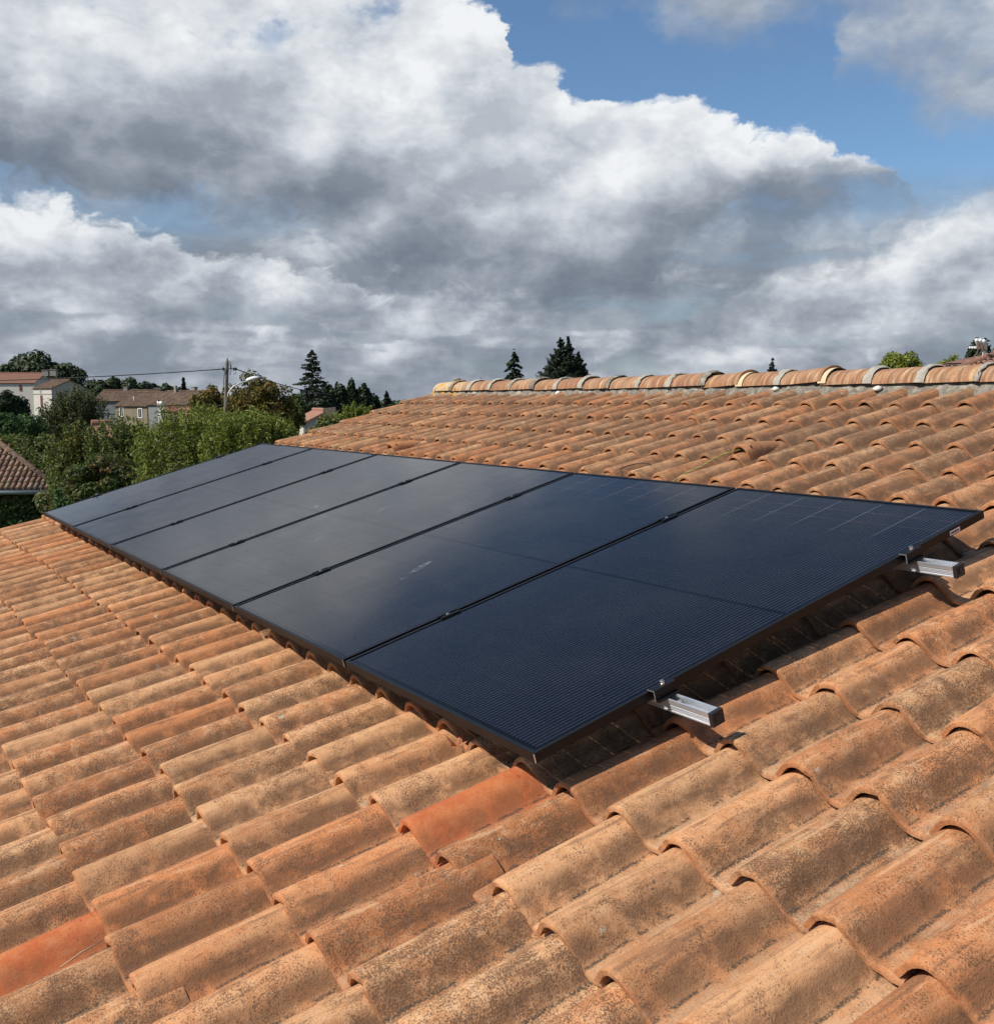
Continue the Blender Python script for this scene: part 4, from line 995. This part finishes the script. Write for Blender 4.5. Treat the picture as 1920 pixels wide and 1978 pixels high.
# white house far left: upper wing and lower wing
a = at(-60, 0, 236); b = at(33, 0, 232)
hA = gable_house('white_house', 'white two-storey house with red tiles and twin chimneys at the left edge', a, b, zat(743, 233), zat(727, 240), 9.0, M['house_white'], M['far_roof_red'], over=.3)
L = np.linalg.norm(hA['fr'] - hA['fl']); opening(hA, L - 2.7, zat(757, 233), .55, 1.2, 'shutter')
chimney(hA, L - .1 + 0.9, .42, 1.25, zat(721, 236)); chimney(hA, L + 2.4, .42, 1.25, zat(720, 236))
a = at(31, 0, 226); b = at(67.5, 0, 220)
hB = gable_house('white_cottage', 'white cottage with shade-greyed gable and a red door joined to the white house', a, b, zat(752.5, 223), zat(738.5, 227), 7.4, M['house_white'], M['far_roof'], gable_mat=M['gable_beige'], over=.25)  # gable toned darker than the front, its shade put into the colour
L = np.linalg.norm(hB['fr'] - hB['fl']); opening(hB, L * .44, zat(784, 223), .8, 2.1, 'door'); opening(hB, L * .40, zat(759.5, 223), .32, .42, 'window', M['house_white'])
mb = MB(); c = hB['fl'] - hB['dv'] * .05; c2 = hB['fr'] - hB['dv'] * .05; zz = zat(763, 223)
mb.hexa([c + [0, 0, zz], c2 + [0, 0, zz], c2 + hB['dv'] * .04 + [0, 0, zz], c + hB['dv'] * .04 + [0, 0, zz], c + [0, 0, zz + .12], c2 + [0, 0, zz + .12], c2 + hB['dv'] * .04 + [0, 0, zz + .12], c + hB['dv'] * .04 + [0, 0, zz + .12]])
part('string_course', mb, M['house_brown'], hB['t'])

# row of old stone houses in the middle distance
a = at(150, 0, 200); b = at(262, 0, 196)
hC = gable_house('long_house', 'long low house with brown tiled roof behind the olive shrub', a, b, zat(774.5, 198), zat(756, 202), 9.5, M['house_grey'], M['far_roof'], over=.3)
chimney(hC, 3.9, .5, .7, zat(749.5, 203)); chimney(hC, 5.2, .62, 1.0, zat(753, 205), cap=False); chimney(hC, 9.3, .62, 1.1, zat(752, 204))
a = at(194, 0, 186); b = at(258, 0, 180)
hD = gable_house('ochre_house', 'ochre walled house with two white-framed windows in the far row', a, b, zat(783.5, 183), zat(760.5, 190), 9.0, M['house_beige'], M['far_roof'], over=.3)
L = np.linalg.norm(hD['fr'] - hD['fl']); opening(hD, L * .20, zat(802, 184), .75, 1.35); opening(hD, L * .78, zat(804, 182), .78, 1.35)
mb = MB(); p = hD['fl'] + hD['ux'] * 2.6 + hD['dv'] * 1.6; mb.tube([p + [0, 0, zat(778, 184)], p + [0, 0, zat(766, 184)]], .06, 8); part('vent_pipe', mb, M['white_paint'], hD['roof'], True)
a = at(260, 0, 178); b = at(336, 0, 171)
hE = gable_house('stone_house', 'blue-grey walled house with gable darkened brown for shade and wide mossy roof in the far row', a, b, zat(781, 174), zat(757.8, 178), 7.6, M['house_grey'], M['far_roof'], gable_mat=M['house_brown'], over=.3)  # brown gable colour carries the shade of the side turned from the sun
chimney(hE, 2.4, .46, .42, zat(747.5, 178)); chimney(hE, 5.6, .6, .75, zat(750, 179))
L = np.linalg.norm(hE['fr'] - hE['fl'])
# lean-to with red roof and white door
a = at(282, 0, 170); b = at(312, 0, 169)
hF = gable_house('lean_to', 'small lean-to shed with dark red roof and white door before the stone house', a, b, zat(795, 169), zat(787, 171), 3.2, M['house_brown'], simple('oxide_roof', (0.17, 0.055, 0.045), .8, 0, .2, 2), cat='shed', over=.15, ridge_frac=.95)
opening(hF, .25, zat(815, 170), .8, 2.2, 'door', M['white_paint'])
# satellite dish
t = thing('satellite_dish', at(311, 784, 168), 'pale satellite dish on the lean-to roof of the far stone house', 'dish')
mb = MB(); c = at(311, 779.5, 168); tw = CAM - c; tw /= np.linalg.norm(tw); mb.lathe(c, [(.02, -.06), (.22, -.03), (.36, .03), (.38, .05)], 14, tuple(tw + np.array([.3, 0, .3]))); part('dish', mb, M['lamp_white'], t, True)
mb = MB(); mb.tube([at(311, 789, 168), at(311, 780, 168.1)], .035, 6); part('mast', mb, M['galv'], t, True)
t = thing('stove_pipe', at(305.5, 786, 169), 'grey stove pipe with cowl beside the satellite dish', 'pipe')
mb = MB(); mb.tube([at(305.5, 787, 169), at(305.5, 774, 169)], .16, 8); part('pipe', mb, M['galv'], t, True)
mb = MB(); mb.lathe(at(305.5, 774, 169), [(.16, 0), (.22, .12), (.05, .28)], 8); part('cowl', mb, M['shutter_red'], t)
a = at(340, 0, 162); b = at(372, 0, 162.6)
gable_house('low_annex', 'low reddish roof right of the brown gable', a, b, zat(800, 161), zat(787, 164), 6.0, M['house_brown'], M['orange_roof'], cat='shed', over=.2)

# orange garden roof between the shrubs
a = at(154, 0, 48); b = at(188, 0, 48.1)
gable_house('garden_shed', 'small shed with plain orange roof glimpsed between the shrubs', a, b, zat(846, 47.5), zat(820, 49), 2.0, M['orange_roof'], M['orange_roof'], cat='shed', over=.05)

# small house behind the autumn tree
a = at(548, 0, 86); b = at(571, 0, 78)
hH = gable_house('orange_roof_house', 'small white house with orange tiled roof beyond the verge', a, b, zat(816, 82), zat(793.5, 86), 3.4, M['house_white'], M['orange_roof'], over=.18)
a = at(560, 0, 104); b = at(580, 0, 104.4)
gable_house('grey_gable_house', 'pale grey gable behind the small orange roof', a, b, zat(792, 104), zat(781, 105), 2.6, M['gable_beige'], M['house_brown'], over=.15)
# wooden fence at the foot of the pines
def fence():
    t = thing('plank_fence', at(625, 800, 74), 'grey plank fence below the fir and pines', 'fence')
    for i in range(11):
        x = 612 + i * 2.3; p = at(x, 0, 74 + .1 * i); z1 = zat(788 - .2 * i, 74); mb = MB()
        mb.box((p[0], p[1], z1 / 2), (.075, .03, z1), YAW - math.pi / 2); part('plank', mb, M['pole_wood'], t)
fence()

# ------------------------------------------------------------------ tiled roofs near enough to show their tiles
def barrel_slope(name, A, B, T0, T1, pitch, course, mat, parent):
    """rows of barrel tiles on the slope A-B (eave) to T0-T1 (top); hip edges clip the rows"""
    A, B, T0, T1 = map(np.array, (A, B, T0, T1)); ux = (B - A) / np.linalg.norm(B - A); v = T0 - A; vx = v - ux * v.dot(ux); H = np.linalg.norm(vx); vx /= H
    n = np.cross(ux, vx); n = n if n[2] > 0 else -n
    Wd = np.linalg.norm(B - A); l1 = (T0 - A).dot(ux); r1 = (T1 - A).dot(ux); Vs, Fs, R = [], [], []; k = 0; r = np.random.default_rng(9); m = 6
    for ci in range(int(H / course) + 1):
        v0 = ci * course; f = v0 / H
        for q in range(int((Wd + 6) / pitch)):
            u = -3 + (q + .5) * pitch
            if not (l1 * f <= u <= Wd + (r1 - Wd) * f): continue
            ring = []
            for vv, sc, up in ((v0 - .03, 1.0, .035), (v0 + course + .02, .86, 0.0)):
                for a in range(m + 1):
                    th = math.pi * a / m; ring.append(A + ux * (u + math.cos(th) * pitch * .42 * sc) + vx * vv + n * (up + math.sin(th) * pitch * .38 * sc))
            for a in range(m + 1): ring.append(ring[a] - n * .0 + (A + ux * u + vx * (v0 - .03) + n * .03 - ring[a]) * .18)
            Vs.append(ring); Fs += [(k + a + 1, k + a, k + m + 1 + a, k + m + 2 + a) for a in range(m)] + [(k + a, k + a + 1, k + 2 * m + 3 + a, k + 2 * m + 2 + a) for a in range(m)]
            R += [r.random()] * len(ring); k += len(ring)
    me = np_mesh(name, np.concatenate(Vs), np.array(Fs), mat, False, np.zeros((k, 2)))
    at_ = me.attributes.new('tile_rand', 'FLOAT', 'POINT'); at_.data.foreach_set('value', np.array(R, np.float32))
    o = link(name, me, parent); o['kind'] = 'stuff'; return o
def old_tile_material():
    m, k = new_mat('old_barrel_tiles'); P = wpos(k); a_ = k.n.new('ShaderNodeAttribute'); a_.attribute_name = 'tile_rand'; r = a_.outputs['Fac']
    c = k.ramp(r, [(0, (0.17, 0.10, 0.07)), (.45, (0.27, 0.165, 0.115)), (.8, (0.36, 0.235, 0.165)), (1, (0.20, 0.15, 0.12))])
    c = k.mix(k.mr(k.noise(P, 1.2, 5.0, 0.65), 0.5, 0.68), c, (0.26, 0.21, 0.12))
    c = k.mix(k.m('MULTIPLY', k.mr(k.noise(P, 9.0, 4.0, 0.7), 0.55, 0.65), .6), c, (0.09, 0.07, 0.055))
    finish(k, principled(k, c, .95, 0, .1)); return m
M['old_barrel'] = old_tile_material()
def ivy_shed():
    d = 42.0; B = at(112, 944, d); A = at(-190, 951, d + 2); A[2] = B[2]
    back = at(-60, 800, d + 5.0); ux = (B - A) / np.linalg.norm(B - A); dv = np.array([-ux[1], ux[0], 0]); dv = dv if dv.dot(B - CAM) > 0 else -dv
    T1 = at(-8, 854, d + 3.2); dep = (T1 - B).dot(dv); T0 = A + dv * dep; T0[2] = T1[2]; T0 = T0 + ux * 2.2
    t = thing('ivy_shed', (B[0], B[1], 0), 'low outbuilding with weathered brown tiles and ivy walls at the left', 'shed')
    mb = MB(); mb.hexa([A - [0, 0, .12], B - [0, 0, .12], T1 - [0, 0, .12], T0 - [0, 0, .12], A - [0, 0, .03], B - [0, 0, .03], T1 - [0, 0, .03], T0 - [0, 0, .03]])
    # right hand hip slope
    C2 = B + dv * dep * 2; mb.add([B - [0, 0, .03], C2 - [0, 0, .03], T1 - [0, 0, .03]], [(0, 1, 2)])
    rf = part('roof', mb, M['house_brown'], t)
    barrel_slope('roof_tiles', A, B, T0, T1, .205, .33, M['old_barrel'], rf)
    mb = MB(); mb.tube([B + [0, 0, .05], T1 + [0, 0, .07]], .11, 8); o = part('hip_tiles', mb, M['far_roof'], rf, True)
    mb = MB(); mb.tube([A - dv * .12 + [0, 0, -.12], B - dv * .12 + [0, 0, -.12]], .075, 8); part('gutter', mb, M['zinc'], t, True)
    q = .5; mb = MB(); a, b = A + dv * q, B + dv * q - ux * q; c, e = b + dv * (dep * 2 - 2 * q), a + dv * (dep * 2 - 2 * q)
    z = B[2] - .1; mb.hexa([(*p[:2], 0) for p in (a, b, c, e)] + [(*p[:2], z) for p in (a, b, c, e)]); part('wall', mb, M['house_brown'], t)
    # ivy over the wall and the corner
    rng = np.random.default_rng(91); n = 9000; u = rng.uniform(0, 1, n); P = a + (b - a) * u[:, None] - dv * rng.uniform(0.02, .35, n)[:, None]; P[:, 2] = rng.uniform(0, 1, n) ** .8 * z
    N = -dv + rng.normal(0, .6, (n, 3)); n2 = 3600; v_ = rng.normal(0, 1, (n2, 3)); v_ /= np.linalg.norm(v_, axis=1, keepdims=True)
    c0 = B + ux * .15 - dv * .1 + np.array([0, 0, -.4]); P2 = c0 + v_ * rng.uniform(.3, 1, n2)[:, None] ** .5 * np.array([.75, .75, .85]) * (1 + .3 * np.sin(v_[:, :1] * 5 + v_[:, 2:] * 4))
    V, F = leaf_quads(np.concatenate([P, P2]), np.concatenate([N, v_ + rng.normal(0, .5, (n2, 3)) + [0, 0, .3]]), .075, .75, rng)
    iv = thing('wall_ivy', (b[0], b[1], 0), 'green ivy climbing the wall and roof corner of the outbuilding', 'ivy'); crown_link('foliage', V, F, LEAF['ivy'], iv)
    n3 = 7000; P3 = B + (T1 - B) * rng.uniform(0, 1, n3)[:, None] + dv * rng.uniform(.15, 1.6, n3)[:, None] + rng.normal(0, .12, (n3, 3)) + [0, 0, .05]
    V, F = leaf_quads(P3, rng.normal(0, .6, (n3, 3)) + [0, 0, 1.0], .06, .75, rng); crown_link('hip_foliage', V, F, LEAF['mixed'], iv)
ivy_shed()
broad_tree('corner_bush', 'small bright green bush between the ivy and the panel corner', 96, 180, 930, 1015, 33, 'deep', 93, 5000, 26, .05, None, rough=.3, cat='shrub')
def neighbour_roof():
    d = 33.0; A = at(1857, 712, d); B = at(2080, 712, d + 1.5); B[2] = A[2]; ux = (B - A) / np.linalg.norm(B - A); dv = np.array([-ux[1], ux[0], 0]); dv = dv if dv.dot(A - CAM) > 0 else -dv
    T0 = at(1990, 664, d + 3.6); dep = (T0 - A).dot(dv); T1 = B + dv * dep; T1[2] = T0[2]
    t = thing('neighbour_house', ((A + B) / 2 * [1, 1, 0]), 'neighbouring house roof with reddish barrel tiles rising at the right edge', 'house')
    mb = MB(); mb.hexa([A - [0, 0, .15], B - [0, 0, .15], T1 - [0, 0, .15], T0 - [0, 0, .15], A - [0, 0, .02], B - [0, 0, .02], T1 - [0, 0, .02], T0 - [0, 0, .02]])
    C2 = A + dv * dep * 2; mb.add([A - [0, 0, .02], C2 - [0, 0, .02], T0 - [0, 0, .02]], [(2, 1, 0)]); rf = part('roof', mb, M['far_roof_red'], t)
    barrel_slope('roof_tiles', A, B, T0, T1, .21, .34, M['old_red'], rf)
    mb = MB(); mb.tube([A + [0, 0, .03], T0 + [0, 0, .05]], .10, 8); part('hip_tiles', mb, M['far_roof_red'], rf, True)
    q = .4; a, b = A + dv * q + ux * q, B + dv * q; mb = MB(); z = A[2] - .12; c, e = b + dv * (2 * dep - 2 * q), a + dv * (2 * dep - 2 * q)
    mb.hexa([(*p[:2], 0) for p in (a, b, c, e)] + [(*p[:2], z) for p in (a, b, c, e)]); part('wall', mb, M['rough_wall'], t)
    # television aerial
    ax = at(1898, 700, d + 1.2); zb = ax[2]; t = thing('tv_aerial', (ax[0], ax[1], zb), 'white and silver television aerial with three curved reflectors at the right edge', 'aerial')
    px = lambda x, y, dd=0.0: at(x, y, d + 1.2 + dd)
    mb = MB(); mb.tube([px(1898, 703), px(1898.5, 672)], .018, 7); part('mast', mb, M['galv'], t, True)
    mb = MB(); mb.tube([px(1870, 671), px(1905, 673)], .012, 6); part('boom', mb, M['galv'], t, True)
    for q in range(5):
        x = 1873 + q * 3.0; mb = MB(); mb.tube([px(x, 672.8, -.06), px(x, 668.8, .06)], .014, 5); part('director', mb, M['white_paint'], t)
    for q, (x, y) in enumerate(((1886, 656), (1893, 656), (1900, 657.5))):
        mb = MB(); mb.tube([px(x, y, -.3), px(x + 2.4, y + 7, -.12), px(x + 4.2, y + 17, 0)], .046, 7); part('reflector', mb, M['white_paint'], t, True)
        mb = MB(); mb.tube([px(x + 4.2, y + 17, 0), px(x + 2, y + 24, .15), px(x - 5.5, y + 34, .3)], .018, 6)
        if q < 2: part('lower_reflector', mb, M['galv'], t, True)
    mb = MB(); c = px(1900.5, 680.5); mb.box(c, (.075, .05, .08), YAW - math.pi / 2); part('junction_box', mb, M['white_paint'], t)
M['old_red'] = simple('old_red_barrel', (0.23, 0.125, 0.085), .95, 0, .45, 9)
neighbour_roof()
# flat stone chimney cap and a cowl that show over the ridge
def ridge_props():
    d = 22.0; t = thing('flat_chimney', (*at(1839, 760, d)[:2], 0), 'chimney with flat dark slab on two piers above the right of the ridge', 'chimney')
    p = at(1839, 702.5, d); rz = YAW - math.pi / 2; mb = MB(); mb.box(p, (.24, .26, .022), rz); part('slab', mb, M['black_plastic'], t)
    for x in (1831.5, 1846.5):
        p1 = at(x, 703.5, d); mb = MB(); mb.box((p1[0], p1[1], p1[2] - .1), (.022, .2, .17), rz); part('pier', mb, M['chimney'], t)
    p2 = at(1839, 720, d); mb = MB(); mb.box((p2[0], p2[1], p2[2] / 2), (.4, .4, p2[2]), rz); part('stack', mb, M['rough_wall'], t)
    d = 15.0; t = thing('chimney_cowl', (*at(883, 760, d)[:2], 0), 'dark flat cowl just above the lichen-covered end of the ridge', 'chimney')
    p = at(883, 732.5, d); mb = MB(); mb.lathe(p, [(.012, -.02), (.048, -.012), (.05, .002), (.04, .016), (.02, .02)], 12); part('cap', mb, M['chimney'], t, True)
    mb = MB(); mb.tube([(p[0], p[1], 0), (p[0], p[1], p[2] - .01)], .03, 8); part('flue', mb, M['galv'], t, True)
    d = 120.; t = thing('distant_roof', (*at(940, 760, d)[:2], 0), 'distant dark red roof edge with a small finial over the ridge', 'house')
    p = at(944, 740, d); mb = MB(); mb.box((p[0], p[1], p[2] / 2), (1.7, 3, p[2]), rz); part('wall', mb, M['house_brown'], t)
    mb = MB(); a, b = at(927, 741, d), at(960, 741, d); r1, r2 = at(931, 736.5, d + 1), at(956, 737.5, d + 1); mb.add([a, b, r2, r1, a + [0, 0, -.2], b + [0, 0, -.2]], [(0, 1, 2, 3), (0, 4, 5, 1)]); part('roof', mb, M['shutter_red'], t)
    mb = MB(); mb.tube([at(929, 738, d), at(928.6, 728, d)], [.09, .03], 6); part('finial', mb, M['chimney'], t)
ridge_props()

# ------------------------------------------------------------------ utility pole, street lamp, overhead cables
def pole():
    d = 55.0; b = at(430.5, 800, d); top = at(439, 690.5, d); base = np.array([b[0] - (top[0] - b[0]) * .6, b[1] - (top[1] - b[1]) * .6, 0.0])
    t = thing('utility_pole', base, 'weathered wooden utility pole leaning slightly, with a cable bracket near its top', 'pole')
    mb = MB(); mid = base + (top - base) * .6
    mb.tube([base, mid, base + (top - base) * .965, top], [.135, .105, .088, .02], 12); part('shaft', mb, M['pole_wood'], t, True)
    at1 = lambda x, y, dd=0.0: at(x, y, d + dd)
    mb = MB(); mb.tube([at1(433, 711.5, -.12), at1(457, 712.5, -.12)], .022, 6); part('bracket', mb, M['black_plastic'], t, True)
    for x in (431.5, 452, 456):
        mb = MB(); mb.lathe(at1(x, 713.5, -.12), [(.02, -.06), (.05, -.02), (.03, .03), (.055, .06), (.02, .11)], 8); part('insulator', mb, M['black_plastic'], t, True)
    for q, pts in enumerate((((441, 697), (445, 699), (444.5, 704), (446, 712)), ((446, 703), (447, 712), (445, 720), (444, 724)), ((455, 714), (456, 720), (452, 723)), ((434, 712), (432.5, 730), (431, 760), (429.5, 800)))):
        mb = MB(); mb.tube([at1(x, y, -.13) for x, y in pts], .017, 5); part('wire_loop', mb, M['cable_black'], t, True)
    # street lamp on its own bracket
    t = thing('street_lamp', at1(436, 790, -.1), 'white street lamp head on a curved arm fixed to the pole', 'street lamp')
    mb = MB(); mb.tube([at1(x, y, -.15) for x, y in ((436.5, 788), (438, 772), (440.5, 760), (446, 751), (453, 745), (463, 740), (475, 736.5), (484, 734))], .034, 8); part('arm', mb, M['galv'], t, True)
    a = at1(475, 735.5, -.15); e = at1(501, 729, -.15); ax = (e - a); Ln = np.linalg.norm(ax); ax /= Ln; up = np.array([0, 0, 1.0]); sd = np.cross(ax, up); up = np.cross(sd, ax)
    def shell(lo, hi, prof):
        V = []; n = 12
        for u, w, hup, hdn in prof:
            for q in range(n):
                th = 2 * math.pi * q / n; zz = math.sin(th); V.append(a + ax * Ln * u + sd * math.cos(th) * w + up * (zz * (hup if zz > 0 else hdn)))
        F = [(i * n + q, i * n + (q + 1) % n, (i + 1) * n + (q + 1) % n, (i + 1) * n + q) for i in range(len(prof) - 1) for q in range(n)]
        F += [tuple(range(n - 1, -1, -1)), tuple((len(prof) - 1) * n + q for q in range(n))]; mb = MB(); mb.add(V, F); return mb
    part('lamp_head', shell(0, 1, [(0, .04, .05, .04), (.12, .08, .10, .05), (.35, .13, .145, .04), (.65, .14, .14, .03), (.9, .10, .085, .02), (1.0, .03, .03, .015)]), M['lamp_white'], t, True)
    part('lens', shell(0, 1, [(.25, .08, .0, .05), (.4, .10, .0, .08), (.75, .10, .0, .08), (.9, .06, .0, .04)]), M['pale_mortar'], t, True)
    # overhead cables sag between supports
    def span(p, q, sag, r, lab):
        n = 24; pts = [p + (q - p) * (i / n) - np.array([0, 0, 4 * sag * (i / n) * (1 - i / n)]) for i in range(n + 1)]
        mb = MB(); mb.tube(pts, r, 6); tag(part('overhead_cable', mb, M['cable_black'], None, True), lab, 'cable', 'overhead cables')
    span(at1(431, 712.5, -.12), at(-140, 738, 60), .10, .026, 'thick overhead cable running left from the pole to the houses')
    span(at1(457, 713, -.12), at(640, 762, 88), .22, .026, 'thick overhead cable running right from the pole towards the fir')
pole()
